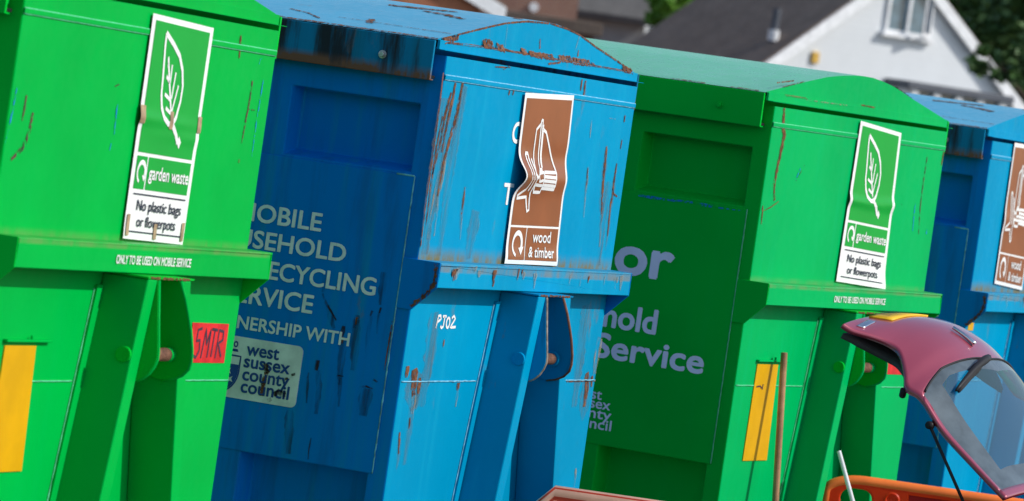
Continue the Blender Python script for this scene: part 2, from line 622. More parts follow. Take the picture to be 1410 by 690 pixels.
def sticker_wood(parent, c, bulge):
    f = sheet_fn(c, bulge)
    mb = MB()
    rounded(mb, 0, 1, 0, 1, f(0), M['white_vinyl'])
    rounded(mb, .04, .965, .030, .772, f(.0010), M['brown_vinyl'])
    rounded(mb, .04, .345, .785, .975, f(.0010), M['brown_vinyl'], 4, 10)
    rounded(mb, .362, .965, .785, .975, f(.0010), M['brown_vinyl'], 8, 10)
    g = f(.0022)
    wood_icon(mb, g, M['white_vinyl'])
    loop_icon(mb, .19, .885, .085, .068, g, M['white_vinyl'])
    put_text(mb, 'wood', .47, .82, .868, -.064, g, M['white_vinyl'], .03)
    put_text(mb, '& timber', .42, .90, .955, -.060, g, M['white_vinyl'], .03)
    return mb


def lug_shape(front):
    return [(-.02, 1.832)] + front + [(-.085, 1.556), (-.02, 1.565)]


LUG_L = [(-.1336, 1.832), (-.150, 1.72), (-.1622, 1.646), (-.163, 1.625), (-.1576, 1.606), (-.146, 1.585), (-.131, 1.570), (-.112, 1.559)]
LUG_R = [(-.1295, 1.832), (-.150, 1.785), (-.1646, 1.743), (-.178, 1.700), (-.189, 1.650), (-.191, 1.620), (-.187, 1.597), (-.170, 1.577), (-.146, 1.564), (-.115, 1.556)]


def make_skip(b, pose, colour, label, opts):
    x, y, yaw, dz, tilt = pose
    root = empty('recycling_skip', (x, y, dz), (0, -tilt, yaw))
    tag(root, label, 'skip', 'recycling skips standing side by side in a row')
    root_m = Matrix.Translation((x, y, dz)) @ Euler((0, -tilt, yaw)).to_matrix().to_4x4()
    inv = root_m.inverted()
    rot = inv.to_3x3()

    def on_end(px, py, yl=0.0):
        o, d = inv @ C_POS, rot @ ray(px, py)
        p = o + d * ((yl - o.y) / d.y)
        return (p.x, p.z)

    def on_side(px, py, xl=0.0):
        o, d = inv @ C_POS, rot @ ray(px, py)
        p = o + d * ((xl - o.x) / d.x)
        return (-p.y, p.z)
    G = colour == 'green'
    P = lambda k: M[opts.get('front', colour) + ('_ledge' if k else '')] if k in ('', 'ledge') else M[colour + '_' + k]
    weld = M['weld_green'] if G else M['weld_blue']

    # ---- body
    mb = MB()
    zs = [.16, .55, 1.242, ZG, ZL, 2.182, 2.398, ZT]
    for a, c in zip(zs, zs[1:]):
        mb.add([(0, 0, a), (W, 0, a), (W, 0, c), (0, 0, c)], [(0, 1, 2, 3)], P(''))
        mb.add([(W, 0, a), (W, L, a), (W, L, c), (W, 0, c)], [(0, 1, 2, 3)], P('side'))
        mb.add([(0, L, a), (W, L, a), (W, L, c), (0, L, c)], [(0, 1, 2, 3)], P('side'))
    side_shell(mb, P('side'), P('side'))
    mb.add([(0, 0, .16), (W, 0, .16), (W, L, .16), (0, L, .16)], [(0, 1, 2, 3)], P('side'))
    def marks(mesh, plane, lst):
        for mat, wd, pts in lst:
            fn = E0(.0016) if plane == 'end' else S0(.0058)
            pp = [on_end(*q) if plane == 'end' else on_side(*q) for q in pts]
            sx = 3.0 if plane == 'end' else 1.0
            # widths are across the mark as it lies on the steel
            up = abs(pp[0][0] - pp[-1][0]) < abs(pp[0][1] - pp[-1][1])
            if mat == 'rust' and not G and plane == 'end' and up and abs(pp[0][1] - pp[-1][1]) > .04:
                ribbon(mesh, pp + [(pp[-1][0], pp[-1][1] - .05)], wd * sx * 1.7, E0(.0011), M['halo'], .012, jag=.2, taper=lambda s: math.sin(math.pi * (.08 + .9 * s)))
            ribbon(mesh, pp, (wd * sx if up else wd) * .62, fn, M[mat], .012,
                   taper=lambda s: .55 + .45 * math.sin(math.pi * min(1, s + .12)), jag=.22)
    marks(mb, 'end', opts.get('end_marks', []))
    body = mb.build('body', root, bevel=.005, weld=True)
    # swage, welds and flat bars on the end
    d = MB()
    d.box(.0, W - .004, -.0045, -.0005, ZS2, ZS1, P(''))
    d.build('swage', body, bevel=.0018)
    xl = lambda z: .78 - .2 * (1.83 - z)
    xr = lambda z: 1.03 + .25 * (1.83 - z)
    for a, c in ((.006, xl(ZW) - .055), (xr(ZW) + .072, W - .006)):
        n = 26
        d = MB()
        d.tube([(a + (c - a) * i / n, -.001, ZW + .0014 * pnoise((i * .7, b, 1))) for i in range(n + 1)], [.0022 + .0012 * abs(pnoise((i * 1.3, b, 3))) for i in range(n + 1)], weld, 6)
        d.build('weld_highlight_seam', body, smooth=True)
    for zz in (ZS1 + .0005, ZS2 - .0005):  # pale beads laid in to paint the highlights on the weathered swage bevels
        d = MB()
        d.tube([(.002 + (W - .006) * i / 40, -.0012, zz + .0006 * pnoise((i * .8, zz * 50, b))) for i in range(41)], .0024, weld, 6)
        d.build('weld_highlight_seam', body, smooth=True)
    # floor rails
    d = MB()
    for x0 in (.25, W - .33):
        d.box(x0, x0 + .08, .02, L - .02, .003, .158, P('side'))
    d.build('floor_rail', root, bevel=.004)

    # ---- raised side plate with its writing
    d = MB()
    ylo, yhi = .0495, L - .03
    pz = [1.244, 2.174]
    d.box(-.0045, -.0005, ylo, yhi, pz[0], pz[1], P('side'))
    marks(d, 'side', opts.get('side_marks', []))
    side = d.build('side_plate', root, bevel=.002)
    d = MB()
    bm_ = M['bead_teal'] if not G else weld
    n = 70
    d.tube([(-.004, ylo - .001 + .0016 * pnoise((i * .9, b, 5)), pz[0] + (pz[1] - pz[0]) * i / n) for i in range(n + 1)],
           [.0022 + .0022 * max(0, pnoise((i * .8, b, 9))) for i in range(n + 1)], bm_, 6)
    if not G:
        d.tube([(-.004, .05 + .0045 * i, pz[1] + .001 * pnoise((i * .9, b, 2))) for i in range(14)], [.0032] * 14, bm_, 6)
    d.build('weld_bead', side, smooth=True)
    if opts.get('lines'):
        for s, tail, u0, u1, base, cap, bold, mat in opts['lines']:
            d = MB()
            put_tail(d, s, tail, u0, u1, base, cap, S0(.0056), M[mat], bold)
            d.build('lettering', side, normals=False)
    if opts.get('sign'):
        d = MB()
        u0, u1, v0, v1 = -.70, -.333, 1.4035, 1.5965
        rr = .018
        pts = arc(u0 + rr, v0 + rr, rr, rr, 180, 270, 5) + arc(u1 - rr, v0 + rr, rr, rr, 270, 360, 5) + arc(u1 - rr, v1 - rr, rr, rr, 0, 90, 5) + arc(u0 + rr, v1 - rr, rr, rr, 90, 180, 5)
        d.prism(pts, S0(.0048), S0(.0072), M['plate'])
        f = S0(.0080)
        for s, a, c, base in (('west', -.522, -.410, 1.5435), ('sussex', -.525, -.368, 1.505), ('county', -.524, -.364, 1.4645), ('council', -.524, -.359, 1.426)):
            put_text(d, s, a, c, base, .0395, f, M['navy'], .035)
        # shield with birds and a small crown
        shield = [(-.660, 1.535), (-.538, 1.535), (-.538, 1.49)] + [(-.599 + .061 * math.cos(R(a)), 1.49 + .072 * math.sin(R(a))) for a in range(-8, -173, -12)] + [(-.660, 1.49)]
        ribbon(d, shield, .005, f, M['navy'], .01, closed=True)
        poly(d, [(-.657, 1.508), (-.541, 1.508), (-.541, 1.49)] + [(-.599 + .058 * math.cos(R(a)), 1.49 + .069 * math.sin(R(a))) for a in range(-8, -173, -12)] + [(-.657, 1.49)], f, M['navy'])
        f2 = S0(.0084)
        for bx, bz in ((-.575, 1.487), (-.600, 1.470), (-.566, 1.462), (-.585, 1.444), (-.62, 1.49), (-.605, 1.437)):
            poly(d, [(bx - .010, bz - .004), (bx + .002, bz - .007), (bx + .012, bz - .010), (bx + .006, bz), (bx + .010, bz + .009), (bx, bz + .002), (bx - .006, bz + .008)], f2, M['plate'])
        poly(d, [(-.650, 1.548), (-.548, 1.548), (-.552, 1.556), (-.646, 1.556)], f, M['navy'])
        for k in range(4):
            cx = -.632 + .024 * k
            poly(d, arc(cx, 1.571, .008, .010, 0, 330, 10), f, M['navy'])
            poly(d, arc(cx, 1.571, .004, .005, 0, 330, 10), f2, M['plate'])
        # rust holes and runs on the sign
        for pts in ([(-.452, 1.527), (-.447, 1.510), (-.438, 1.498)], [(-.425, 1.421), (-.418, 1.411)], [(-.355, 1.51), (-.352, 1.503)], [(-.377, 1.493), (-.374, 1.487)], [(-.40, 1.452), (-.372, 1.432)], [(-.41, 1.437), (-.37, 1.447)]):
            ribbon(d, pts, .013, S0(.0088), M['stain'], .006, jag=.5)
        ribbon(d, [(-.445, 1.50), (-.449, 1.462), (-.452, 1.425)], .014, S0(.0086), M['rust'], .008, jag=.3)
        s_o = d.build('council_sign', side, normals=False)
        s_o['label'] = 'pale sign with a blue shield reading west sussex county council'

    # ---- ledge across the end with its gusset ends
    d = MB()
    d.box(0, W, -LP, -.0005, ZL - .005, ZL, P('ledge'))
    d.box(0, W, -LP, -LP + .005, ZLB, ZL - .005, P('ledge'))
    if not G:
        for k in range(16):
            xx = random.uniform(.03, W - .03)
            z1 = ZL - random.uniform(.004, .02)
            ribbon(d, [(xx, z1), (xx + random.uniform(-.006, .006), z1 - random.uniform(.015, .055))], random.uniform(.012, .05), lambda u, v: (u, -LP - .0018, v), M[random.choice(['rust', 'faint', 'faint'])], .008, taper=lambda s: 1 - .75 * s, jag=.4)
        ribbon(d, [(-.064, ZL - .004), (-.067, 1.86), (-.055, 1.83), (0.0, ZG + .01)], .012, lambda u, v: (-.0068, u, v), M['rust'], .006, jag=.6)
    ledge = d.build('ledge', root, bevel=.003, weld=True)
    prof = [(GP, ZL + .0005), (-LP - .001, ZL + .0005), (-LP - .001, ZLB), (-.001, ZG), (GP, ZG)]
    for x0, x1 in ((-.0055, -.0006), (W - .004, W + .0015)):
        d = MB()
        d.prism(prof, lambda a, c, q=x0: (q, a, c), lambda a, c, q=x1: (q, a, c), P('side'))
        d.build('gusset', ledge, bevel=.0015)
    if opts.get('notice'):
        d = MB()
        put_text(d, 'ONLY TO BE USED ON MOBILE SERVICE', .668, 1.216, 1.867, .0225, lambda u, v: (u, -LP - .0016, v), M['white_vinyl'], .03)
        d.build('notice', ledge, normals=False)

    # ---- lifting frame: two splayed channels, lugs and pin
    for fx in (xl, xr):
        d = MB()
        zz = [.25, 1.834]
        d.add([(fx(z) + dx, yy, z) for z in zz for (dx, yy) in ((0, -.0006), (.066, -.0006), (.066, -.133), (0, -.133))],
              [(0, 1, 2, 3), (4, 7, 6, 5), (0, 4, 5, 1), (1, 5, 6, 2), (2, 6, 7, 3), (3, 7, 4, 0)], P(''))
        ch = d.build('lift_channel', root, bevel=.004)
        left = fx is xl
        d = MB()
        x0 = .8472 if left else 1.0165
        sl = (lambda c: -.2 * (1.832 - c)) if left else (lambda c: .25 * (1.832 - c))
        fr = [(a + .36 * sl(c), c) for a, c in (LUG_L if left else LUG_R)]
        d.prism(lug_shape(fr), lambda a, c: (x0 + sl(c), a, c), lambda a, c: (x0 + sl(c) + .012, a, c), P('channel'))
        # rusty cut edge of the plate
        lug = d.build('lug', ch, bevel=.001)
        d = MB()
        d.tube([(x0 + sl(c) + .006, a - .0005, c) for a, c in fr], .0046 if left else .0060, (M['rust_edge'] if left else M['rust_solid']) if not G else P(''), 8)
        d.build('lug_edge', ch, smooth=True)
        if left:
            d = MB()
            d.add([(xl(z) - dx, yy, z) for z in (.25, 1.80) for (dx, yy) in ((.040, -.0006), (.0008, -.0006), (.0008, -.010), (.040, -.010))],
                  [(0, 1, 2, 3), (4, 7, 6, 5), (0, 4, 5, 1), (1, 5, 6, 2), (2, 6, 7, 3), (3, 7, 4, 0)], P(''))
            n = 40
            d.tube([(xl(.4 + 1.39 * i / n) - .042, -.002, .4 + 1.39 * i / n) for i in range(n + 1)], [.0020 + .0014 * pnoise((i * .9, b, 7)) for i in range(n + 1)], weld, 6)
            d.build('flat_bar', root, bevel=.002)
    d = MB()
    d.box(.775, 1.115, -.1335, -.0006, 1.8355, 1.8405, P('channel'))
    for a, c in ((.79, .86), (.88, .99), (1.0, 1.08)):
        ribbon(d, [(a, 1.838), (c, 1.838)], .006, lambda u, v: (u, -.1345, v), M['rust'], .01, jag=.5)
    d.build('frame_cap', root)
    d = MB()
    pin = (-.110, 1.628)
    d.tube([(xl(1.628) - .010, *pin), (xl(1.628) + .010, *pin)], .0215, P('channel'), 20)
    d.tube([(.822, *pin), (1.075, *pin)], .0185, M['rust_solid'], 20)
    if G:
        d.tube([(1.042, *pin), (1.068, *pin)], .0205, P(''), 20)
    else:
        d.tube([(1.050, *pin), (1.068, *pin)], .0260, P('channel'), 20)
    d.build('lift_pin', root, smooth=False, bevel=.002)

    # ---- lid
    d = MB()
    y0, y1 = .02, L + .06
    n = len(ROOF)
    th = .005
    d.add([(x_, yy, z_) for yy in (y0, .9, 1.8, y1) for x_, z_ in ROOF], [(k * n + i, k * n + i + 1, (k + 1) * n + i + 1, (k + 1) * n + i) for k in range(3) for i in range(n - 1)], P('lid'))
    d.add([(x_, yy, z_ - th) for yy in (y0 + .001, y1) for x_, z_ in ROOF], [(i, i + 1, n + i + 1, n + i) for i in range(n - 1)], M['void'])
    # arched end plates
    for yy in (y0, y1):
        lo = [(x_, 2.601) for x_, z_ in ROOF]
        d.add([(x_, yy, z_) for x_, z_ in ROOF] + [(x_, yy, z_) for x_, z_ in lo], [(i, i + 1, n + i + 1, n + i) for i in range(1, n - 2)] + [(0, 1, n + 1, n), (n - 2, n - 1, 2 * n - 1, 2 * n - 2)], P('' if G else ''))
    for mat, wd, pts in opts.get('lid_marks', []):
        pp = [on_end(*q, .02) for q in pts]
        ribbon(d, pp, wd * .9, lambda u, v: (u, .0186 if v > 2.6018 else .0082, v), M[mat], .008, jag=.2)

    def roof_z(xx):
        for (xa, za), (xb, zb) in zip(ROOF, ROOF[1:]):
            if xa <= xx <= xb:
                return za + (zb - za) * (xx - xa) / (xb - xa)
        return ROOF[-1][1]
    for mat, wd, pts in opts.get('roof_marks', []):
        ribbon(d, pts, wd, lambda u, v: (v, u, roof_z(v) + .0022), M[mat], .012, jag=.5)
    lid = d.build('lid', root, smooth=False, normals=False)
    d = MB()
    d.box(-.052, W + .012, .010, .0185, 2.5725, 2.6010, P(''))
    d.box(-.040, W + .040, -.006, .0185, 2.5705, 2.5722, P(''))
    d.build('end_flange', lid, bevel=.0015)
    for sx in (-1, 1):
        X = lambda v: v if sx < 0 else W - v
        d = MB()
        a, c = sorted((X(-.066), X(-.054)))
        d.box(a, c, .022, y1, 2.474, 2.5975, P('skirt') if not G else P('side'))
        a, c = sorted((X(-.0535), X(-.028)))
        d.box(a, c, .024, y1, 2.4735, 2.478, P('skirt') if not G else P('side'))
        sk = d.build('skirt', lid, bevel=.003)
        if not G:
            sk['label'] = 'stained lid skirt brown with rust along its hem'
        if sx < 0:
            d = MB()
            bx = -.0665
            d.tube([(bx, .187, 2.532), (bx - .004, .187, 2.532)], .0135, M['steel'] if not G else P('side'), 14)
            d.tube([(bx - .004, .187, 2.532), (bx - .014, .187, 2.532)], .0095, M['steel'] if not G else P('side'), 6)
            d.build('bolt', sk, bevel=.0015)
    # catch in the gap under the corner
    d = MB()
    d.box(-.045, -.004, .030, .060, 2.480, 2.489, M['void'])
    d.box(-.030, -.008, .040, .058, 2.500, 2.520, P(''))
    d.build('lid_catch', lid, bevel=.001)
    # ---- stickers and labels
    kind, corners, bulge = opts['sticker']
    st = (sticker_garden if kind == 'garden' else sticker_wood)(root, corners, bulge)
    for (u0, u1, v0, v1) in opts.get('tape', []):
        f = sheet_fn(corners, bulge)(.0030)
        rounded(st, u0, u1, v0, v1, f, M['tape'], 2, 8)
    st.build('sticker', root, normals=False)
    if opts.get('yellow'):
        a = opts['yellow']
        d = MB()
        z1, z0 = a
        d.prism([(.181, z1), (.386, z1), (.409, z0), (.171, z0)], E0(.0006), E0(.004), M['yellow'])
        d.build('yellow_panel', root)
        if opts['yellow'][0] < 1.63:
            d = MB()
            ribbon(d, [(.20, 1.535), (.235, 1.538), (.25, 1.530)], .006, E0(.0052), M['pen'], .01)
            ribbon(d, [(.262, 1.545), (.258, 1.525)], .008, E0(.0052), M['pen'], .01)
            d.build('marker_stain', root, normals=False)
        d = MB()
        d.box(.17, .47, -.014, -.0006, z1 + .010, z1 + .017, P(''))
        d.tube([(.335, -.010, z1 + .018), (.335, -.010, z1 + .028)], .004, P(''), 8)
        d.build('hinge_bar', root, bevel=.002)
    if opts.get('red'):
        d = MB()
        d.prism([(1.492, 1.704), (1.780, 1.702), (1.786, 1.589), (1.520, 1.590)], E0(.0006), E0(.002), M['red_label'])
        if opts['red'] == 'text':
            f = E0(.0030)
            z = lambda a, c: (1.53 + a * .22, 1.603 + c * .085)
            for st_ in ([(.20, 1), (.06, .95), (.05, .58), (.17, .60), (.19, .25), (.10, .02), (.0, .08)],
                        [(.28, .0), (.34, .98), (.42, .45), (.52, .98), (.50, .02)], [(.56, .98), (.76, .95)], [(.66, .96), (.64, .04)],
                        [(.80, .0), (.82, .95), (.98, .90), (.99, .62), (.84, .50), (1.0, .04)]):
                ribbon(d, [z(*q) for q in st_], .0085, f, M['pen'], .01)
        o = d.build('red_label', root, normals=False)
    if opts.get('pen'):
        d = MB()
        f = E0(.0016)
        z = lambda a, c: (.235 + a * .175, 1.709 + c * .040)
        for st_ in ([(.0, -.05), (.05, .95), (.16, .98), (.20, .70), (.05, .48)], [(.28, .92), (.46, .92)], [(.38, .92), (.36, .1), (.27, .0), (.22, .15)],
                    arc_pts(.58, .42, .085, .40), [(.74, .80), (.84, .98), (.92, .75), (.72, .05), (1.0, .10)]):
            ribbon(d, [z(*q) for q in st_], .0085, f, M['white_vinyl'], .008)
        d.build('handwriting', body, normals=False)
    if opts.get('ghost'):
        d = MB()
        for s, u0, u1, base, cap in opts['ghost']:
            put_text(d, s, u0, u1, base, cap, E0(.0012), M['white_vinyl'], .04)
        d.build('old_lettering', body, normals=False)
    if opts.get('square'):
        d = MB()
        d.prism([(.033, 1.752), (.118, 1.752), (.118, 1.786), (.033, 1.786)], E0(.0006), E0(.002), M['yellow'])
        d.build('yellow_panel', root)
    return root


def arc_pts(cx, cy, rx, ry):
    return arc(cx, cy, rx, ry, 90, 450, 14)


def gauss(v, c, wd):
    return math.exp(-((v - c) / wd) ** 2)


B1 = lambda u, v: .0045 * gauss(v, .46, .030) * (1 - .7 * u) + .0025 * gauss(v, .52, .03) * u + .0015 + .002 * gauss(v, 1, .05) * (1 - u)
B2 = lambda u, v: (.034 * gauss(v, .475, .080) * (1 - u) ** 2.4 + .007 * gauss(v, .50, .06) - .0035 * gauss(v, .37, .06) * u
                   + .006 * gauss(v, .97, .05) * (.5 + .5 * math.sin(u * 9))) + .0035
B3 = lambda u, v: .007 * gauss(v, .49, .03) * (1 - .6 * u) + .007 * gauss(v, .46, .03) * u ** 3 + .010 * gauss(v, 1.0, .07) * u ** 2 + .002
B4 = lambda u, v: .002 + .004 * gauss(v, .55, .06) * (1 - u)

z5 = lambda x_, y_: (560 + x_ / 2, y_ / 2)
z4 = lambda x_, y_: (280 + x_ / 2, 345 + y_ / 2)
z6 = lambda x_, y_: (520 + x_ / 2, 345 + y_ / 2)
T = lambda f, *p: [f(*q) for q in p]

end2 = [('halo', .060, [(612, 135), (604, 200), (592, 290), (584, 350)]), ('halo', .040, [(640, 118), (628, 180), (616, 260), (604, 352)]), ('halo', .03, [(838, 250), (830, 310), (824, 366)]), ('halo', .05, [(655, 290), (648, 330), (645, 356)]),
        ('halo', .05, [(598, 430), (590, 500), (580, 560)]), ('halo', .05, [(806, 420), (800, 480), (790, 560)]), ('halo', .03, [(566, 560), (556, 640)]),
        ('rust', .012, T(z5, (156, 218), (140, 300), (122, 370), (100, 450), (84, 540))), ('rust', .011, T(z5, (134, 228), (118, 310), (102, 380), (96, 420))),
        ('rust', .009, T(z5, (122, 255), (104, 320), (92, 390), (70, 480))), ('rust', .006, T(z5, (98, 320), (82, 400), (64, 520), (52, 620))),
        ('faint', .010, T(z5, (112, 420), (88, 540), (74, 650))), ('faint', .009, T(z5, (88, 470), (66, 580), (56, 660))),
        ('rust', .006, T(z5, (160, 515), (150, 590))), ('faint', .006, T(z5, (152, 590), (146, 660))),
        ('rust', .012, T(z5, (550, 403), (545, 450), (540, 500), (536, 590))), ('faint', .010, T(z5, (538, 590), (530, 680))),
        ('rust', .008, T(z5, (578, 450), (570, 500), (563, 560))), ('rust', .012, T(z5, (566, 520), (570, 535), (585, 545))), ('rust', .007, T(z5, (562, 545), (552, 650))),
        ('rust', .009, T(z5, (600, 318), (598, 336))), ('rust', .005, T(z5, (592, 385), (588, 410))), ('faint', .008, T(z5, (499, 460), (493, 520), (486, 600))),
        ('rust', .006, T(z5, (498, 462), (494, 510))), ('faint', .006, T(z5, (508, 330), (504, 380))),
        ('faint', .006, T(z5, (555, 325), (575, 328))), ('rust', .009, T(z5, (482, 218), (478, 250))), ('rust', .008, T(z5, (492, 222), (486, 265))),
        ('rust', .008, T(z5, (243, 184), (285, 186))), ('rust', .006, T(z5, (265, 192), (282, 181))), ('rust', .008, T(z5, (283, 250), (280, 262))), ('rust', .008, T(z5, (294, 250), (291, 262))),
        ('rust', .006, T(z5, (100, 200), (92, 270), (84, 330), (70, 440), (52, 560), (38, 680))),
        # lower panel
        ('rust', .030, T(z6, (102, 325), (100, 355), (98, 400))), ('rust', .018, T(z6, (82, 318), (78, 350))), ('rust', .015, T(z6, (116, 350), (110, 395))), ('faint', .02, T(z6, (100, 390), (94, 450))),
        ('rust', .016, T(z6, (222, 364), (219, 385))), ('faint', .012, T(z6, (220, 380), (213, 430))), ('rust', .006, T(z6, (182, 245), (180, 268))),
        ('rust', .008, T(z6, (520, 361), (600, 359))), ('rust', .022, T(z6, (576, 336), (574, 380), (568, 430))), ('rust', .012, T(z6, (590, 345), (588, 375))), ('rust', .012, T(z6, (511, 380), (509, 390))),
        ('faint', .03, T(z6, (612, 240), (602, 290), (596, 340))), ('rust', .008, T(z6, (60, 500), (57, 560))), ('rust', .006, T(z6, (88, 460), (86, 490))), ('faint', .01, T(z6, (545, 600), (541, 650)))]
side2 = [('drip', .030, T(z4, (344, 150), (352, 185), (362, 215))), ('stain', .012, T(z4, (330, 118), (340, 146), (356, 172), (368, 192))),
         ('drip', .050, T(z4, (424, 190), (420, 250), (414, 330))), ('stain', .034, T(z4, (426, 178), (423, 196), (418, 214))), ('rust', .020, T(z4, (425, 184), (422, 205))),
         ('drip', .044, T(z4, (388, 240), (382, 300), (376, 370))), ('stain', .026, T(z4, (389, 208), (386, 224), (383, 236))), ('rust', .020, T(z4, (386, 238), (382, 256))),
         ('drip', .022, T(z4, (464, 180), (456, 230), (448, 300))), ('stain', .018, T(z4, (467, 166), (462, 180))), ('drip', .018, T(z4, (487, 170), (480, 230))), ('stain', .014, T(z4, (491, 157), (486, 172))),
         ('stain', .028, T(z4, (317, 302), (313, 330))), ('drip', .034, T(z4, (318, 330), (320, 380), (312, 450))), ('stain', .012, T(z4, (292, 336), (288, 352))), ('drip', .014, T(z4, (290, 345), (286, 420))),
         ('stain', .012, T(z4, (430, 376), (450, 374), (468, 381))), ('drip', .075, T(z4, (450, 380), (446, 410), (440, 455))), ('stain', .014, T(z4, (470, 355), (481, 362))), ('stain', .010, T(z4, (372, 344), (388, 347))),
         ('drip', .02, T(z4, (380, 350), (374, 430))), ('stain', .008, T(z4, (298, 516), (293, 545), (290, 575))), ('rust', .006, T(z4, (342, 100), (376, 103))),
         ('rust', .008, T(z4, (522, 195), (512, 260), (500, 330))), ('drip', .05, T(z4, (240, 440), (236, 560))), ('drip', .03, T(z4, (340, 60), (332, 115))), ('drip', .04, T(z4, (500, 60), (490, 150)))]
z7 = lambda x_, y_: (500 + x_ / 3.065, y_ / 3.065)
lid2 = [('rust', .026, T(z7, (500, 186), (542, 190))), ('rust', .018, T(z7, (505, 174), (535, 176))), ('rust', .026, T(z7, (558, 197), (588, 203))), ('rust', .008, T(z7, (590, 208), (612, 212))),
        ('rust', .022, T(z7, (662, 216), (682, 218))), ('rust', .020, T(z7, (695, 224), (745, 236))), ('rust', .020, T(z7, (740, 232), (797, 242))), ('rust', .024, T(z7, (820, 246), (872, 250))), ('rust', .024, T(z7, (876, 256), (950, 266))),
        ('rust', .014, T(z7, (960, 270), (970, 272))), ('rust', .022, T(z7, (1090, 290), (1128, 300))), ('rust', .020, T(z7, (333, 172), (402, 158))), ('rust', .007, T(z7, (345, 178), (480, 194), (660, 222), (880, 262), (1120, 302))),
        ('rust', .007, T(z7, (330, 165), (470, 128), (600, 98), (690, 90), (790, 99), (860, 121), (920, 152), (980, 197), (1060, 250), (1134, 300))),
        ('faint', .006, T(z7, (608, 105), (598, 200))), ('rust', .012, T(z7, (745, 165), (745, 205))), ('rust', .010, T(z7, (908, 212), (905, 238))), ('faint', .006, T(z7, (912, 150), (880, 260))), ('rust', .008, T(z7, (768, 268), (818, 262)))]
roof2 = [('rust', .006, [(.03, .085), (.12, .088), (.28, .10), (.42, .105)]), ('rust', .030, [(.14, .45), (.22, .50), (.30, .52)]), ('rust', .05, [(.24, .66), (.34, .60), (.44, .56)]), ('rust', .02, [(.30, .07), (.33, .16)]),
         ('rust', .014, [(.02, -.05), (.3, -.052), (.62, -.05)]), ('rust', .010, [(.45, .02), (.52, .10), (.60, .14)]), ('rust', .04, [(.06, .75), (.08, .80)]), ('rust', .03, [(.9, .3), (1.1, .35)])]
z1_ = lambda x_, y_: (x_ / 2, y_ / 2)
end1 = [('scratch_dark', .006, T(z1_, (72, 262), (66, 300), (60, 332))), ('scratch_dark', .009, T(z1_, (90, 310), (80, 360), (60, 410), (28, 440))), ('scratch_blue', .0042, T(z1_, (322, 288), (316, 340), (312, 376))), ('scratch_dark', .008, T(z1_, (315, 238), (327, 232))),
        ('scratch_blue', .0042, T(z1_, (305, 395), (300, 415))), ('rust', .007, T(z1_, (662, 98), (658, 160))), ('scratch_dark', .006, T(z1_, (694, 222), (688, 270), (676, 330), (664, 395))), ('scratch_dark', .006, T(z1_, (684, 300), (700, 304))),
        ('scratch_blue', .0042, T(z1_, (726, 210), (716, 270), (706, 330), (692, 430))), ('scratch_blue', .005, T(z1_, (720, 158), (712, 176))), ('rust', .006, T(z1_, (658, 438), (656, 448))), ('scratch_blue', .0042, T(z1_, (46, 240), (28, 330), (12, 400)))]
z3 = lambda x_, y_: (1000 + x_ / 2.156, 100 + y_ / 2.156)
end3 = [('rust', .014, T(z3, (171, 105), (168, 160), (172, 185), (160, 240), (152, 280), (142, 330), (142, 380))), ('rust', .008, T(z3, (155, 382), (130, 400), (110, 410))), ('scratch_dark', .007, T(z3, (232, 275), (218, 300), (206, 322))), ('scratch_blue', .0042, T(z3, (222, 280), (205, 318))),
        ('scratch_dark', .005, T(z3, (596, 250), (585, 320), (575, 400), (570, 480))), ('scratch_blue', .007, T(z3, (595, 462), (593, 480))), ('scratch_dark', .008, T(z3, (518, 386), (520, 394))), ('rust', .008, T(z3, (645, 235), (638, 275))), ('rust', .006, T(z3, (108, 395), (103, 450))),
        ('scratch_blue', .005, T(z3, (560, 390), (552, 470)))]
lid3 = [('rust', .006, T(z3, (150, 30), (200, 24))), ('rust', .006, T(z3, (170, 66), (235, 76))), ('rust', .006, T(z3, (400, 96), (440, 104))), ('faint', .005, T(z3, (230, 80), (350, 96)))]
slot3 = [('scratch_blue', .016, [(880, 269), (905, 273), (930, 277)]), ('scratch_blue', .012, [(925, 275), (990, 284)]), ('scratch_blue', .008, [(965, 283), (1020, 290)])]
lines2 = [('MOBILE', 'OBILE', -.5535, -.332, 1.9605, .054, .035, 'lettering'), ('HOUSEHOLD', 'SEHOLD', -.5535, -.2375, 1.878, .053, .035, 'lettering'), ('RECYCLING', 'CYCLING', -.450, -.1225, 1.7895, .053, .035, 'lettering'),
          ('SERVICE', 'RVICE', -.540, -.322, 1.7035, .055, .035, 'lettering'), ('IN PARTNERSHIP WITH', 'ERSHIP WITH', -.5225, -.185, 1.622, .039, .035, 'lettering')]
lines3 = [('or', 'or', -.536, -.300, 1.877, .140, .05, 'lettering_new'), ('Household', 'hold', -.548, -.333, 1.675, .085, .045, 'lettering_new'), ('Service', 'Service', -.568, -.128, 1.561, .085, .045, 'lettering_new'),
          ('west', 'st', -.552, -.508, 1.406, .037, .03, 'lettering_new'), ('sussex', 'sex', -.552, -.469, 1.373, .037, .03, 'lettering_new'), ('county', 'nty', -.552, -.460, 1.337, .037, .03, 'lettering_new'), ('council', 'uncil', -.575, -.454, 1.299, .037, .03, 'lettering_new')]

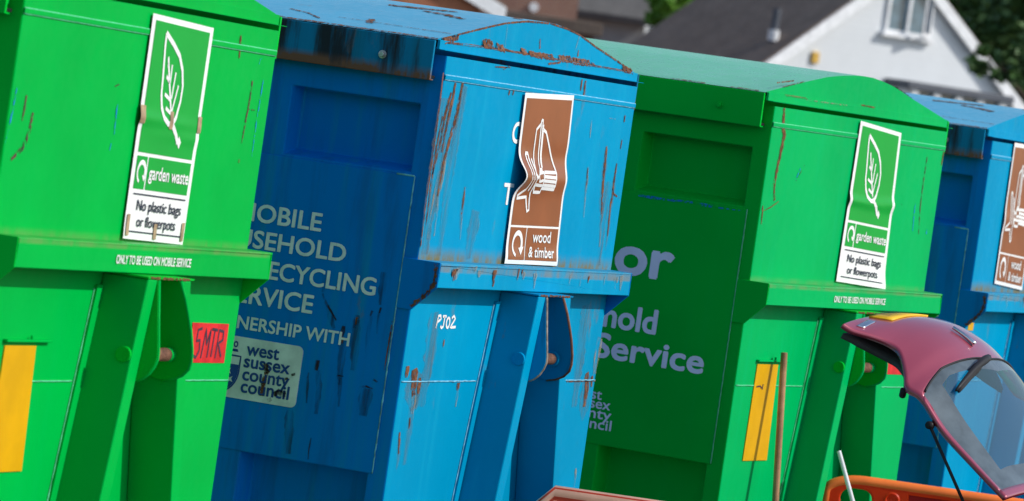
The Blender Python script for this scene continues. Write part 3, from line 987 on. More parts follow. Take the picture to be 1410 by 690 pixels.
make_skip(1, (-3.01115, .00896, .040919, .00797, -.00703), 'green', 'bright green garden waste skip with a red hand-marked 5MTR label on its end',
          dict(sticker=('garden', [(.853, 2.541), (1.312, 2.530), (1.312, 1.9215), (.862, 1.929)], B1), notice=1, yellow=(1.633, 1.302), red='text', roof_marks=[('rust', .010, [(.05, -.052), (.16, -.052)]), ('rust', .010, [(.26, -.052), (.40, -.052)]), ('rust', .008, [(.02, .10), (.021, .30)]), ('rust', .008, [(.02, 1.25), (.021, 1.45)])], end_marks=end1, lines=lines3,
               tape=[(-.01, .07, .405, .485), (.475, .53, .41, .49), (.945, 1.005, .41, .485), (.02, .065, .89, .985), (.47, .52, .92, .99), (.93, .975, .90, .985)]))
make_skip(2, (0, 0, 0, 0, 0), 'blue', 'rusty blue wood and timber skip marked PJ02, with MOBILE HOUSEHOLD lettering on its side',
          dict(sticker=('wood', [(.719, 2.479), (1.188, 2.494), (1.253, 1.926), (.746, 1.924)], B2), pen=1, ghost=[('C', .672, .752, 2.315, .065), ('T', .668, .76, 2.115, .066)], end_marks=end2, side_marks=side2,
               lid_marks=lid2, roof_marks=roof2, lines=lines2, sign=1))
make_skip(3, (2.86471, -.18812, -.079126, .00709, .00408), 'green', 'bright green garden waste skip with a pole leaning on its end, behind the raised tailgate',
          dict(sticker=('garden', [(.862, 2.549), (1.314, 2.525), (1.360, 1.9215), (.845, 1.939)], B3), notice=1, yellow=(1.618, 1.262), red='plain', front='mint', roof_marks=[('rust', .010, [(.05, -.052), (.16, -.052)]), ('rust', .010, [(.26, -.052), (.40, -.052)]), ('rust', .008, [(.02, .10), (.021, .30)]), ('rust', .008, [(.02, 1.25), (.021, 1.45)])], end_marks=end3, side_marks=slot3, lid_marks=lid3, lines=lines3))
make_skip(4, (6.04115, -.16907, -.002145, .0125, 0), 'blue', 'blue wood and timber skip cut off by the right edge, above the car rear window',
          dict(sticker=('wood', [(.331, 2.563), (.80, 2.563), (.82, 1.935), (.338, 1.957)], B4), square=1, end_marks=[], roof_marks=roof2, lines=lines2))

# ------------------------------------------------------------------ poles leaning on the third skip
def skip3(x_, y_, z_):
    return Matrix.Translation((2.86471, -.18812, .00709)) @ Euler((0, -.00408, -.079126)).to_matrix().to_4x4() @ Vector((x_, y_, z_))


mb = MB()
a, c = skip3(.335, -.040, 1.668), skip3(.225, -.235, .004)
c.z = .004
nn = 12
mb.tube([a.lerp(c, i / nn) for i in range(nn + 1)], [.0125] * (nn + 1), M['wood'], 14)
bv = Vector(c)
o = mb.build('broom_handle', smooth=False, bevel=.003)
tag(o, 'brown wooden pole leaning upright against the green skip beside its yellow panel', 'pole')
mb = MB()
pa, pb = at_x(1155, 621, 3.50), at_x(1174, 690, 3.50)
dv = (pb - pa) / (pa.z - pb.z)
mb.tube([pa, pa + dv * (pa.z - .01)], .0085, M['white_plastic'], 12)
o = mb.build('thin_pole')
tag(o, 'thin white pole standing behind the orange barrier handle', 'pole')

# ------------------------------------------------------------------ plastic barriers
def plastic(name, col, glow, mixf, rough):
    """thin hollow polyethylene: some of the sunlight comes through the wall"""
    mt, t, b = newmat(name)
    tc = nd(t, 'ShaderNodeTexCoord').outputs['Object']
    f = noise(t, tc, 6, 5)
    t.links.new(mixc(t, remap(t, f, .3, .7), tuple(c_ * .85 for c_ in col), col), b.inputs['Base Color'])
    b.inputs['Roughness'].default_value = rough
    tr = nd(t, 'ShaderNodeBsdfTranslucent')
    tr.inputs['Color'].default_value = (*glow, 1)
    mx = nd(t, 'ShaderNodeMixShader')
    mx.inputs[0].default_value = mixf
    t.links.new(b.outputs[0], mx.inputs[1])
    t.links.new(tr.outputs[0], mx.inputs[2])
    t.links.new(mx.outputs[0], t.nodes['Material Output'].inputs['Surface'])
    return mt


M['orange'] = plastic('orange_plastic', (0.95, 0.075, 0.004), (0.98, .09, .0), .5, .40)
M['orange_in'] = plastic('orange_shaded_panel', (0.55, 0.012, 0.004), (0.6, .01, .0), .35, .45)  # darkened colour carries the shade of the recessed panel
M['faded'] = plastic('faded_red_plastic', (0.85, 0.12, 0.06), (0.85, .10, .03), .5, .5)
M['faded_in'] = plastic('faded_red_shaded_panel', (0.50, 0.02, 0.02), (0.55, .02, .01), .35, .5)  # recess shade painted into this deeper red
M['orange_rim'] = plain('sunlit_orange_rim', (0.95, 0.20, 0.04), .4, 0, .1, 8)  # paler than the plastic: sunlight on the rim put into the colour
M['faded_rim'] = plain('sunlit_red_rim', (0.90, 0.46, 0.33), .5, 0, .1, 8)  # pale tone paints in the sun along the top rim
M['reflective'] = plain('grey_reflective_strip', (0.55, 0.56, 0.56), .35)


def curve_plate(outer, holes, half, bev):
    cu = bpy.data.curves.new('plate', 'CURVE')
    cu.dimensions = '2D'
    cu.fill_mode = 'BOTH'
    cu.extrude = half
    cu.bevel_depth = bev
    cu.bevel_resolution = 3
    for pl in [outer] + holes:
        sp = cu.splines.new('POLY')
        sp.points.add(len(pl) - 1)
        for k, (a_, b_) in enumerate(pl):
            sp.points[k].co = (a_, b_, 0, 1)
        sp.use_cyclic_u = True
    ob = bpy.data.objects.new('plate', cu)
    COL.objects.link(ob)
    dg = bpy.context.evaluated_depsgraph_get()
    dg.update()
    me = bpy.data.meshes.new_from_object(ob.evaluated_get(dg))
    vs = [tuple(v.co) for v in me.vertices]
    fs = [tuple(p.vertices) for p in me.polygons]
    bpy.data.objects.remove(ob)
    return vs, fs


def barrier(x_, y_top, top, length, mat, mat_in, label, chamfer):
    """a road barrier standing square to the row; u runs out from the skips"""
    root = empty('plastic_barrier', (x_, y_top, .004), (0, 0, R(20)))
    tag(root, label, 'barrier', 'plastic barriers between the skips')
    h = top - .004
    if chamfer:
        outer = [(.0, h - .06), (.055, h), (length - .055, h), (length, h - .06), (length, .12), (0, .12)]
    else:
        outer = [(.0, h - .20)] + [(.14 - .14 * math.cos(R(a_)), h - .055 + .055 * math.sin(R(a_))) for a_ in range(0, 91, 10)] + [(length - .14, h), (length, h - .08), (length, .12), (0, .12)]
    holes = []
    slot = lambda u0, u1, v0, v1: arc(u0 + (v1 - v0) / 2, (v0 + v1) / 2, (v1 - v0) / 2, (v1 - v0) / 2, 90, 270, 8) + arc(u1 - (v1 - v0) / 2, (v0 + v1) / 2, (v1 - v0) / 2, (v1 - v0) / 2, -90, 90, 8)
    if not chamfer:
        holes.append(slot(.045, .18, h - .125, h - .032)[::-1])
        holes.append(arc(.245, h - .062, .0065, .0065, 0, 345, 14)[::-1])
    us = [.30, length * .62, length - .09] if not chamfer else [.13, length * .5, length - .09]
    for a_, b_ in zip(us, us[1:]):
        holes.append([(a_, h - .028), (b_ - .05, h - .028), (b_ - .05, .30), (a_, .30)][::-1])
    vs, fs = curve_plate(outer, holes, .011, .007)
    d = MB()
    f = lambda p: (p[2], -p[0], p[1])
    d.add([f(p) for p in vs], fs, mat)
    d.build('frame', root, smooth=True)
    d = MB()
    top_line = [p for p in outer if p[1] > h - .21]
    d.tube([(0, -p[0], p[1] - .010) for p in ([(outer[0][0], .5)] if chamfer else []) + top_line], .0215, M['faded_rim'] if chamfer else M['orange_rim'], 12)
    if chamfer:
        d.tube([(-.020, -p[0], p[1] - .042) for p in top_line], .007, M['faded_rim'], 8)
    d.build('rim', root, smooth=True)
    d = MB()
    for a_, b_ in zip(us, us[1:]):
        d.box(-.006, .006, -(b_ - .045), -(a_ - .005), .295, h - .022, mat_in)
    d.build('infill_panel', root)
    if not chamfer:
        d = MB()
        d.box(-.010, -.0065, -us[1] + .06, -.42, h - .26, h - .058, M['reflective'])
        d.build('reflective_strip', root)
        d = MB()
        n = 20
        for r0, r1, x0, x1 in ((.030, .024, -.0178, -.022), (.024, .009, -.022, -.008)):
            d.add([(x0, -.245 + r0 * math.cos(2 * math.pi * k / n), h - .062 + r0 * math.sin(2 * math.pi * k / n)) for k in range(n)] +
                  [(x1, -.245 + r1 * math.cos(2 * math.pi * k / n), h - .062 + r1 * math.sin(2 * math.pi * k / n)) for k in range(n)],
                  [(k, (k + 1) % n, n + (k + 1) % n, n + k) for k in range(n)], mat)
        d.build('bolt_boss', root, smooth=True)
    else:
        d = MB()
        d.tube([(-.026, -.085, h - .085), (-.012, -.085, h - .085)], .026, mat_in, 18)
        d.build('bolt_boss', root, bevel=.002)
    for uu in (.12, length - .25):
        d = MB()
        d.box(-.25, .25, -uu - .06, -uu, .0, .12, mat_in, lambda a_, b_, c_: (a_ * (1 - c_ * 2.2), b_, c_))
        d.build('foot', root, bevel=.01)
    return root


p0 = at_x(1139, 672, 3.62)
barrier(3.62, p0.y, at_x(1215, 665, 3.62).z, 1.9, M['orange'], M['orange_in'], 'bright orange plastic barrier with a rounded handle hole, behind the car tailgate strut', False)
p1 = at_x(738, 690, .40)
barrier(.40, p1.y, at_x(770, 675, .40).z, 1.9, M['faded'], M['faded_in'], 'faded red plastic barrier with a chamfered corner, in front of the rusty blue skip', True)

# ------------------------------------------------------------------ car with its tailgate up
def car_paint():
    mt, t, b = newmat('maroon_car_paint')
    tc = nd(t, 'ShaderNodeTexCoord').outputs['Object']
    f = noise(t, tc, 3, 4)
    t.links.new(mixc(t, f, (0.33, 0.042, 0.075), (0.37, 0.055, 0.092)), b.inputs['Base Color'])
    b.inputs['Metallic'].default_value = .25
    b.inputs['Roughness'].default_value = .32
    b.inputs['Coat Weight'].default_value = 1.0
    b.inputs['Coat Roughness'].default_value = .08
    return mt


M['car'] = car_paint()
M['trim'] = plain('black_trim', (0.02, 0.02, 0.022), .5)
M['lining'] = plain('grey_lining', (0.07, 0.075, 0.08), .8)
M['rubber'] = plain('tyre_rubber', (0.025, 0.025, 0.025), .8)
M['alloy'] = plain('silver_wheel', (0.5, 0.5, 0.52), .35, .8)
M['chrome'] = plain('chrome_badge', (0.75, 0.76, 0.78), .15, 1.0)
M['plate_yellow'] = plain('yellow_number_plate', (0.75, 0.45, 0.02), .4)
M['lamp_red'] = plain('red_lamp', (0.6, 0.01, 0.01), .15, 0, .1, 6, 1.0)
M['lamp_clear'] = plain('clear_lamp', (0.7, 0.7, 0.72), .1, .3, .1, 6, 1.0)


def glass_mat(name, col, alpha):
    mt, t, b = newmat(name)
    out = t.nodes['Material Output']
    gl = nd(t, 'ShaderNodeBsdfGlossy')
    gl.inputs['Roughness'].default_value = .03
    tr = nd(t, 'ShaderNodeBsdfTransparent')
    tr.inputs['Color'].default_value = (*col, 1)
    df = nd(t, 'ShaderNodeBsdfDiffuse')
    df.inputs['Color'].default_value = (.13, .25, .29, 1)  # diffuse tint paints in the sky reflected by the pane
    m1 = nd(t, 'ShaderNodeMixShader')
    m1.inputs[0].default_value = alpha
    t.links.new(tr.outputs[0], m1.inputs[1])
    t.links.new(df.outputs[0], m1.inputs[2])
    fr = nd(t, 'ShaderNodeFresnel')
    fr.inputs['IOR'].default_value = 1.5
    m2 = nd(t, 'ShaderNodeMixShader')
    t.links.new(fr.outputs[0], m2.inputs[0])
    t.links.new(m1.outputs[0], m2.inputs[1])
    t.links.new(gl.outputs[0], m2.inputs[2])
    t.links.new(m2.outputs[0], out.inputs['Surface'])
    return mt


M['pane'] = glass_mat('reflection_tinted_glass', (.42, .74, .82), .25)
M['frit'] = plain('dark_glass_border', (0.085, 0.11, 0.125), .10, 0, .3, 8)
M['car_glass'] = plain('dark_car_glass', (0.02, 0.025, 0.03), .06, 0, .2, 4)

AZ = R(-7)
LAT = Vector((math.cos(AZ), math.sin(AZ), 0))
REAR = Vector((-math.sin(AZ), math.cos(AZ), 0))
H0 = at_x(1385, 685, .80)
CK = .925                                         # a small city car
HZ = H0.z / CK
car_root = empty('parked_car', (H0.x, H0.y, 0), (0, 0, AZ))
car_root.scale = (CK, CK, CK)
tag(car_root, 'maroon hatchback reversed up to the skips with its tailgate raised', 'car')
# local: x lateral (near side 0), y rearwards, z up; hinge line at z = HZ
EDGE = [(0, 0, 0), (0, .137, .095), (0, .26, .185), (0, .355, .283), (0, .415, .308), (.04, .446, .354), (.10, .50, .42), (.10, .547, .447), (.06, .605, .464), (.02, .654, .474), (0, .682, .49)]
MID = [(0, .03), (.10, .16), (.20, .29), (.31, .41), (.37, .462), (.42, .497), (.49, .527), (.55, .540), (.60, .543), (.66, .540), (.70, .532)]
WT = 1.04


def spl(tab, s):
    s = max(0, min(len(tab) - 1, s))
    i = min(len(tab) - 2, int(s))
    f = s - i
    g = lambda k: tab[max(0, min(len(tab) - 1, k))]
    out = []
    for c_ in range(len(tab[0])):
        p_, q_, r_, t_ = g(i - 1)[c_], g(i)[c_], g(i + 1)[c_], g(i + 2)[c_]
        out.append(.5 * (2 * q_ + (r_ - p_) * f + (2 * p_ - 5 * q_ + 4 * r_ - t_) * f * f + (3 * q_ - p_ - 3 * r_ + t_) * f ** 3))
    return out


def gate(s, t, off=0.0):
    """s 0 hinge .. 10 free end; t 0 near edge .. 1 middle .. 2 far edge"""
    def raw(s, t):
        e, m_ = spl(EDGE, s), spl(MID, s)
        k = t if t <= 1 else 2 - t
        g_ = 1 - (1 - k) ** 2.1
        x_ = e[0] * (1 - k) + k * WT / 2
        if t > 1:
            x_ = WT - x_
        return Vector((x_, e[1] + (m_[0] - e[1]) * g_, HZ + e[2] + (m_[1] - e[2]) * g_))
    p = raw(s, t)
    if off:
        a_ = raw(min(10, s + .1), t) - raw(max(0, s - .1), t)
        b_ = raw(s, min(2, t + .03)) - raw(s, max(0, t - .03))
        nn_ = b_.cross(a_).normalized()
        if nn_.z < 0:
            nn_ = -nn_
        p = p + nn_ * off
    return p


def sg(t):
    k = t if t <= 1 else 2 - t
    return 2.9 + .75 * min(1, k / .35) ** .7 - .35 * max(0, (k - .35) / .65)


tail = MB()
ins = .035
tail.grid(48, 44, lambda a_, b_: gate(sg(2 * a_) + (10 - sg(2 * a_)) * b_, 2 * a_), M['car'])
tail.grid(48, 3, lambda a_, b_: gate(.28 * b_, 2 * a_), M['car'])
for t0, t1 in ((0, ins), (2 - ins, 2)):
    tail.grid(2, 24, lambda a_, b_: gate(.28 + (sg(t0 + (t1 - t0) * a_) - .28) * b_, t0 + (t1 - t0) * a_), M['car'])
tg = tail.build('tailgate', car_root, smooth=True, weld=True)
so = tg.modifiers.new('thickness', 'SOLIDIFY')
so.thickness = .016
so.offset = -1
# glass: border and clear middle
def gl(a_, b_):
    t_ = ins + (2 - 2 * ins) * a_
    return gate(.28 + (sg(t_) - .28) * b_, t_, -.001)


GN, GV = 60, 40
inside = lambda i, j: (6 <= i < GN - 6) and (5 <= j < GV - 6)
d = MB()
d.grid(GN, GV, gl, M['frit'], skip=lambda i, j: inside(i, j))
d.grid(GN, GV, gl, M['pane'], skip=lambda i, j: not inside(i, j))
d.build('rear_window', tg, smooth=True, weld=True)
# seal line
d = MB()
d.tube([gate(sg(.06 + 1.88 * i / 60), .06 + 1.88 * i / 60, .0005) for i in range(61)], .004, M['trim'], 6)
d.build('window_seal', tg, smooth=True)
# inner lining of the lower half
d = MB()
d.grid(24, 20, lambda a_, b_: gate(4.3 + 5.5 * b_, .10 + 1.8 * a_, -.045 - .035 * math.sin(math.pi * min(1, b_ * 1.15))), M['lining'])
ln = d.build('inner_lining', tg, smooth=True)
so = ln.modifiers.new('thickness', 'SOLIDIFY')
so.thickness = .02
# number plate, badge, handle, wiper
def patch(name, s0, s1, t0, t1, off, mat, th=.006, nu=8, nv=4):
    d = MB()
    d.grid(nu, nv, lambda a_, b_: gate(s0 + (s1 - s0) * b_, t0 + (t1 - t0) * a_, off), mat)
    o_ = d.build(name, tg, smooth=True)
    mm = o_.modifiers.new('thickness', 'SOLIDIFY')
    mm.thickness = th
    return o_


np_ = patch('number_plate', 8.1, 9.6, .42, 1.10, .006, M['plate_yellow'])
d = MB()
for k in range(7):
    if k == 4:
        continue
    tt = .47 + .08 * k
    for q in ([(tt, 8.4), (tt, 9.3)], [(tt, 9.3), (tt + .04, 9.3)], [(tt + .04, 9.3), (tt + .04, 8.4)]):
        ribbon(d, q, .012, lambda u, v: gate(v, u, .0135), M['black_ink'], .05)
d.build('plate_characters', np_, normals=False)
patch('badge', 8.6, 9.1, .10, .30, .004, M['chrome'], .004)
d = MB()
d.tube([gate(5.6 - 1.4 * i / 8, .84 + .05 * i / 8, .010) for i in range(9)], [.006 + .004 * i / 8 for i in range(9)], M['chrome'], 8)
d.build('tailgate_badge', tg, smooth=True)
d = MB()
wp = [gate(3.2 - .55 * i / 10, .86 - .58 * i / 10, .022 - .008 * i / 10) for i in range(11)]
d.tube(wp, [.013, .015, .015, .013, .012, .011, .010, .009, .008, .007, .005], M['trim'], 8)
wb = [gate(3.10 - .50 * i / 10, .76 - .46 * i / 10, .012) for i in range(11)]
d.tube(wb, [.006, .010, .016, .017, .016, .014, .012, .011, .010, .008, .005], M['rubber'], 8)
d.build('rear_wiper', tg, smooth=True)
# gas struts
for t_ in (0.0, 2.0):
    d = MB()
    sgn = -1 if t_ == 0 else 1
    a_ = gate(2.35, t_, -.02) + Vector((sgn * .012, 0, -.012))
    b_ = Vector((a_.x, a_.y - .05, a_.z - .0)) * 0
    dr = Vector((0, -.205, -.30)).normalized()
    c_, e_ = a_ + dr * .31, a_ + dr * .62
    d.tube([a_, c_], .0060, M['trim'], 8)
    d.tube([c_, e_], .0115, M['trim'], 10)
    d.tube([a_ + Vector((-.014 * sgn, 0, 0)), a_ + Vector((.008 * sgn, 0, 0))], .014, M['trim'], 10)
    d.build('gas_strut', car_root, smooth=True)
d = MB()
d.tube([gate(4.2, .0, -.02), gate(4.2, .0, -.02) + Vector((.02, .01, -.022))], .012, M['trim'], 8)
d.build('rubber_stop', tg)

# body shell
CX = WT / 2


def ring(y_, hw, z_sill, z_belt, hr, z_roof):
    """half section mirrored: sill, flank, belt, shoulder, roof"""
    half = [(hw * .96, z_sill), (hw, z_sill + .18), (hw * 1.01, (z_sill + z_belt) / 2), (hw * .985, z_belt), ((hw + hr) / 2 + .03, (z_belt + z_roof) / 2), (hr + .02, z_roof - .07), (hr - .06, z_roof - .012), (hr * .5, z_roof + .015), (0, z_roof + .022)]
    pts = [(-a_, c_) for a_, c_ in half] + [(a_, c_) for a_, c_ in half[::-1][1:]]
    return [(CX + a_, y_, c_) for a_, c_ in pts]


ZR = HZ - .018
SEC = [(.42, .62, .30, .55, .58, .60), (.38, .76, .24, .80, .66, .82), (.20, .79, .20, .90, .64, ZR - .30), (-.02, .80, .19, .92, .585, ZR), (-.6, .81, .18, .93, .60, ZR + .035), (-1.2, .81, .18, .93, .60, ZR + .04), (-1.75, .81, .18, .93, .58, ZR - .02),
       (-2.2, .81, .18, .93, .62, ZR - .30), (-2.50, .81, .18, .92, .70, .97), (-3.0, .80, .19, .84, .66, .88), (-3.35, .74, .22, .70, .60, .76), (-3.50, .60, .28, .50, .50, .58)]
d = MB()
rows = [ring(*q) for q in SEC]
nr = len(rows[0])
vs = [p for r_ in rows for p in r_]
fs = []
for i in range(len(rows) - 1):
    for k in range(nr - 1):
        if i in (1, 2) and 4 <= k <= nr - 6:
            continue          # the open hatch
        fs.append((i * nr + k, i * nr + k + 1, (i + 1) * nr + k + 1, (i + 1) * nr + k))
fs += [tuple(range(nr)), tuple(range((len(rows) - 1) * nr, len(rows) * nr))]
d.add(vs, fs, M['car'])
shell = d.build('body', car_root, smooth=True, sub=1)
sm = shell.modifiers.new('thickness', 'SOLIDIFY')
sm.thickness = .03
# boot lining
d = MB()
d.box(CX - .55, CX + .55, -1.2, .30, .50, .52, M['lining'])
d.box(CX - .62, CX - .58, -1.2, .28, .50, .95, M['lining'])
d.box(CX + .58, CX + .62, -1.2, .28, .50, .95, M['lining'])
d.box(CX - .55, CX + .55, -1.24, -1.10, .50, 1.02, M['lining'])
d.build('boot_lining', car_root, bevel=.01)
for sgn in (-1, 1):
    for (y0_, y1_) in ((-1.05, -.28), (-1.95, -1.12)):
        d = MB()
        X0 = CX + sgn * .822
        X1 = CX + sgn * .70
        d.add([(X0, y0_, .95), (X0, y1_, .95), (X1, y1_, HZ - .10), (X1, y0_ + (.0 if y0_ > -1.5 else .38), HZ - .10)], [(0, 1, 2, 3)], M['car_glass'])
        o_ = d.build('side_window', car_root)
        mm = o_.modifiers.new('thickness', 'SOLIDIFY')
        mm.thickness = .012
    for yw in (-.55, -2.85):
        d = MB()
        c0 = CX + sgn * .80
        prof = [(-.17, .17), (-.17, .255), (-.13, .285), (-.02, .285), (.015, .26), (.015, .17)]
        n = 28
        vs, fs = [], []
        for k in range(n):
            th_ = 2 * math.pi * k / n
            for (xx, rr) in prof:
                vs.append((c0 + sgn * xx, yw + rr * math.cos(th_), .289 + rr * math.sin(th_)))
        m_ = len(prof)
        for k in range(n):
            for q in range(m_):
                fs.append((k * m_ + q, k * m_ + (q + 1) % m_, ((k + 1) % n) * m_ + (q + 1) % m_, ((k + 1) % n) * m_ + q))
        d.add(vs, fs, M['rubber'])
        wh = d.build('wheel', car_root, smooth=True)
        d = MB()
        d.tube([(c0 - sgn * .10, yw, .289), (c0 + sgn * .004, yw, .289)], .172, M['alloy'], 28)
        for k in range(5):
            th_ = 2 * math.pi * k / 5
            d.tube([(c0 + sgn * .012, yw, .289), (c0 + sgn * .010, yw + .155 * math.cos(th_), .289 + .155 * math.sin(th_))], .016, M['alloy'], 6)
        d.build('rim', wh)
    d = MB()
    d.box(CX + sgn * .66 - .09, CX + sgn * .66 + .09, -3.40, -3.30, .60, .72, M['lamp_clear'])
    d.build('headlight', car_root, bevel=.03)
    d = MB()
    d.box(CX + sgn * .72 - .05, CX + sgn * .72 + .05, .30, .395, .58, .84, M['lamp_red'])
    d.build('tail_light', car_root, bevel=.02)
    d = MB()
    d.box(CX + sgn * .90 - .08, CX + sgn * .90 + .08, -2.12, -2.02, .95, 1.07, M['car'])
    d.build('door_mirror', car_root, bevel=.03)
d = MB()
d.box(CX - .80, CX + .80, .36, .50, .30, .56, M['trim'])
d.build('bumper', car_root, bevel=.05)
d = MB()
d.add([(CX - .60, -2.47, .99), (CX + .60, -2.47, .99), (CX + .54, -1.78, HZ - .045), (CX - .54, -1.78, HZ - .045)], [(0, 1, 2, 3)], M['car_glass'])
o_ = d.build('windscreen', car_root)
mm = o_.modifiers.new('thickness', 'SOLIDIFY')
mm.thickness = .012

# ------------------------------------------------------------------ houses and trees behind
FH = Vector((C_F.x, C_F.y, 0)).normalized()       # level view direction
RH = Vector((FH.y, -FH.x, 0))                     # level right


def boards(name, col):
    mt, t, b = newmat(name)
    tc = nd(t, 'ShaderNodeTexCoord').outputs['Object']
    wv = nd(t, 'ShaderNodeTexWave')
    wv.wave_type = 'BANDS'
    wv.bands_direction = 'Z'
    wv.inputs['Scale'].default_value = 2.2
    wv.wave_profile = 'SAW'
    t.links.new(tc, wv.inputs['Vector'])
    f = noise(t, tc, 1.2, 4)
    t.links.new(mixc(t, remap(t, f, .3, .7), tuple(c_ * .94 for c_ in col), col), b.inputs['Base Color'])
    b.inputs['Roughness'].default_value = .6
    bump(t, wv.outputs['Fac'], .6, .03, b)
    return mt


def bricks(name, c1, c2, mortar, scale, sx=.5, sy=.25):
    mt, t, b = newmat(name)
    tc = nd(t, 'ShaderNodeTexCoord').outputs['Object']
    mp = nd(t, 'ShaderNodeMapping')
    mp.inputs['Rotation'].default_value = (R(90), 0, 0)
    t.links.new(tc, mp.inputs['Vector'])
    br = nd(t, 'ShaderNodeTexBrick')
    br.inputs['Color1'].default_value = (*c1, 1)
    br.inputs['Color2'].default_value = (*c2, 1)
    br.inputs['Mortar'].default_value = (*mortar, 1)
    br.inputs['Scale'].default_value = scale
    br.inputs['Brick Width'].default_value = sx
    br.inputs['Row Height'].default_value = sy
    t.links.new(mp.outputs[0], br.inputs['Vector'])
    f = noise(t, tc, .8, 5)
    t.links.new(mixc(t, mth(t, 'MULTIPLY', remap(t, f, .4, .7), .4), br.outputs['Color'], tuple(x_ * .6 for x_ in c1)), b.inputs['Base Color'])
    b.inputs['Roughness'].default_value = .85
    return mt


def tiles(name, col, col2):
    mt, t, b = newmat(name)
    tc = nd(t, 'ShaderNodeTexCoord').outputs['Object']
    wv = nd(t, 'ShaderNodeTexWave')
    wv.bands_direction = 'Z'
    wv.inputs['Scale'].default_value = 2.0
    wv.inputs['Distortion'].default_value = 1.0
    wv.wave_profile = 'SAW'
    t.links.new(tc, wv.inputs['Vector'])
    f = noise(t, tc, 1.5, 7, .7)
    f2 = noise(t, tc, 9, 4, .7)
    c_ = mixc(t, remap(t, f, .35, .65), col, col2)
    c_ = mixc(t, mth(t, 'MULTIPLY', remap(t, f2, .4, .65), .35), c_, tuple(x_ * .55 for x_ in col))
    t.links.new(c_, b.inputs['Base Color'])
    b.inputs['Roughness'].default_value = .85
    bump(t, wv.outputs['Fac'], .7, .04, b)
    return mt


M['cladding'] = boards('white_weatherboard', (0.77, 0.80, 0.82))
M['fascia'] = plain('white_fascia', (0.78, 0.79, 0.80), .5)
M['slate'] = tiles('dark_roof_tiles', (0.19, 0.138, 0.105), (0.24, 0.18, 0.14))
M['brown_tiles'] = tiles('brown_roof_tiles', (0.13, 0.10, 0.085), (0.17, 0.14, 0.12))
M['red_tiles'] = tiles('red_roof_tiles', (0.40, 0.15, 0.08), (0.50, 0.20, 0.10))
M['brick'] = bricks('red_brick', (0.26, 0.12, 0.085), (0.30, 0.15, 0.10), (0.30, 0.26, 0.22), 4.2)
M['grey_tiles'] = tiles('grey_roof_tiles', (0.115, 0.112, 0.108), (0.145, 0.14, 0.135))
M['render'] = plain('grey_render', (0.36, 0.37, 0.38), .9, 0, .1, 2)
M['win_glass'] = plain('house_window_glass', (0.10, 0.17, 0.22), .1, 0, .3, 3)
M['lead'] = plain('grey_lead', (0.10, 0.11, 0.13), .6)
M['amber'] = plain('amber_plastic', (0.65, 0.40, 0.08), .4)


def house(name, apex, phi, half, length, pitch, wall, roof, label, over=.35, z_floor=0.0, back=0.0):
    """apex = gable apex on the wall plane; phi turns the ridge away to the left"""
    g = RH * math.cos(R(phi)) + FH * math.sin(R(phi))
    ang = math.atan2(g.y, g.x)
    root = empty(name, (apex.x, apex.y, z_floor), (0, 0, ang))
    tag(root, label, 'house')
    za = apex.z - z_floor
    ze = za - half * math.tan(R(pitch))
    d = MB()
    d.prism([(-half, 0), (half, 0), (half, ze), (0, za), (-half, ze)], lambda a_, b_: (a_, 0, b_), lambda a_, b_: (a_, length, b_), wall)
    d.build('wall', root)
    k = math.tan(R(pitch))
    for sx in (-1, 1):
        d = MB()
        eh = half + .45
        d.add([(sx * q * eh, yy, za - q * eh * k + zz) for q in (0, 1) for yy in (-over, length + over) for zz in (.02, .17)],
              [(0, 1, 3, 2), (4, 6, 7, 5), (0, 4, 5, 1), (2, 3, 7, 6), (0, 2, 6, 4), (1, 5, 7, 3)], roof)
        d.build('roof', root)
        d = MB()
        d.add([(sx * q * (eh + .02), yy, za - q * (eh + .02) * k + zz) for q in (0, 1) for yy in (-over - .045, -over - .005) for zz in (-.16, .13)],
              [(0, 1, 3, 2), (4, 6, 7, 5), (0, 4, 5, 1), (2, 3, 7, 6), (0, 2, 6, 4), (1, 5, 7, 3)], M['fascia'])
        d.build('bargeboard', root)
    return root, ang


DW = 105.0
apex = at(1251, -50, DW)
wh_root, wh_ang = house('white_house', apex, 34, 5.2, 4.55, 37.5, M['cladding'], M['slate'], 'white weatherboarded house with a grey tiled roof and gable window', .14)
inv_h = (Matrix.Translation((apex.x, apex.y, 0)) @ Matrix.Rotation(wh_ang, 4, 'Z')).inverted()


def on_gable(px, py, yl=0.0):
    o_, d_ = inv_h @ C_POS, inv_h.to_3x3() @ ray(px, py)
    p = o_ + d_ * ((yl - o_.y) / d_.y)
    return p.x, p.z


def house_window(root, x0, x1, z0, z1, name='window', open_side=True):
    d = MB()
    fw = .07
    for a_ in ((x0, x1, z0, z0 + fw), (x0, x1, z1 - fw, z1), (x0, x0 + fw, z0 + fw, z1 - fw), (x1 - fw, x1, z0 + fw, z1 - fw), ((x0 + x1) / 2 - .035, (x0 + x1) / 2 + .035, z0 + fw, z1 - fw)):
        d.box(a_[0], a_[1], -.07, -.002, a_[2], a_[3], M['fascia'])
    wn = d.build(name, root)
    d = MB()
    d.box(x0 + fw, x1 - fw, -.035, -.004, z0 + fw, z1 - fw, M['win_glass'])
    d.build('pane', wn)
    d = MB()
    d.box(x0 - .10, x1 + .10, -.16, -.002, z0 - .08, z0 - .003, M['fascia'])
    d.build('sill', wn)
    if open_side:
        d = MB()
        xm = (x0 + x1) / 2
        for a_, c_, e_, f_ in ((0, .5, z0 + .02, z0 + .09), (0, .5, z1 - .09, z1 - .02), (0, .07, z0 + .09, z1 - .09), (.43, .5, z0 + .09, z1 - .09)):
            d.box(x1 - c_, x1 - a_, -.12, -.075, e_, f_, M['fascia'], lambda a2, b2, c2: (x1 - (x1 - a2) * .85, b2 - (x1 - a2) * .55, c2))
        d.build('casement', wn)
    return wn


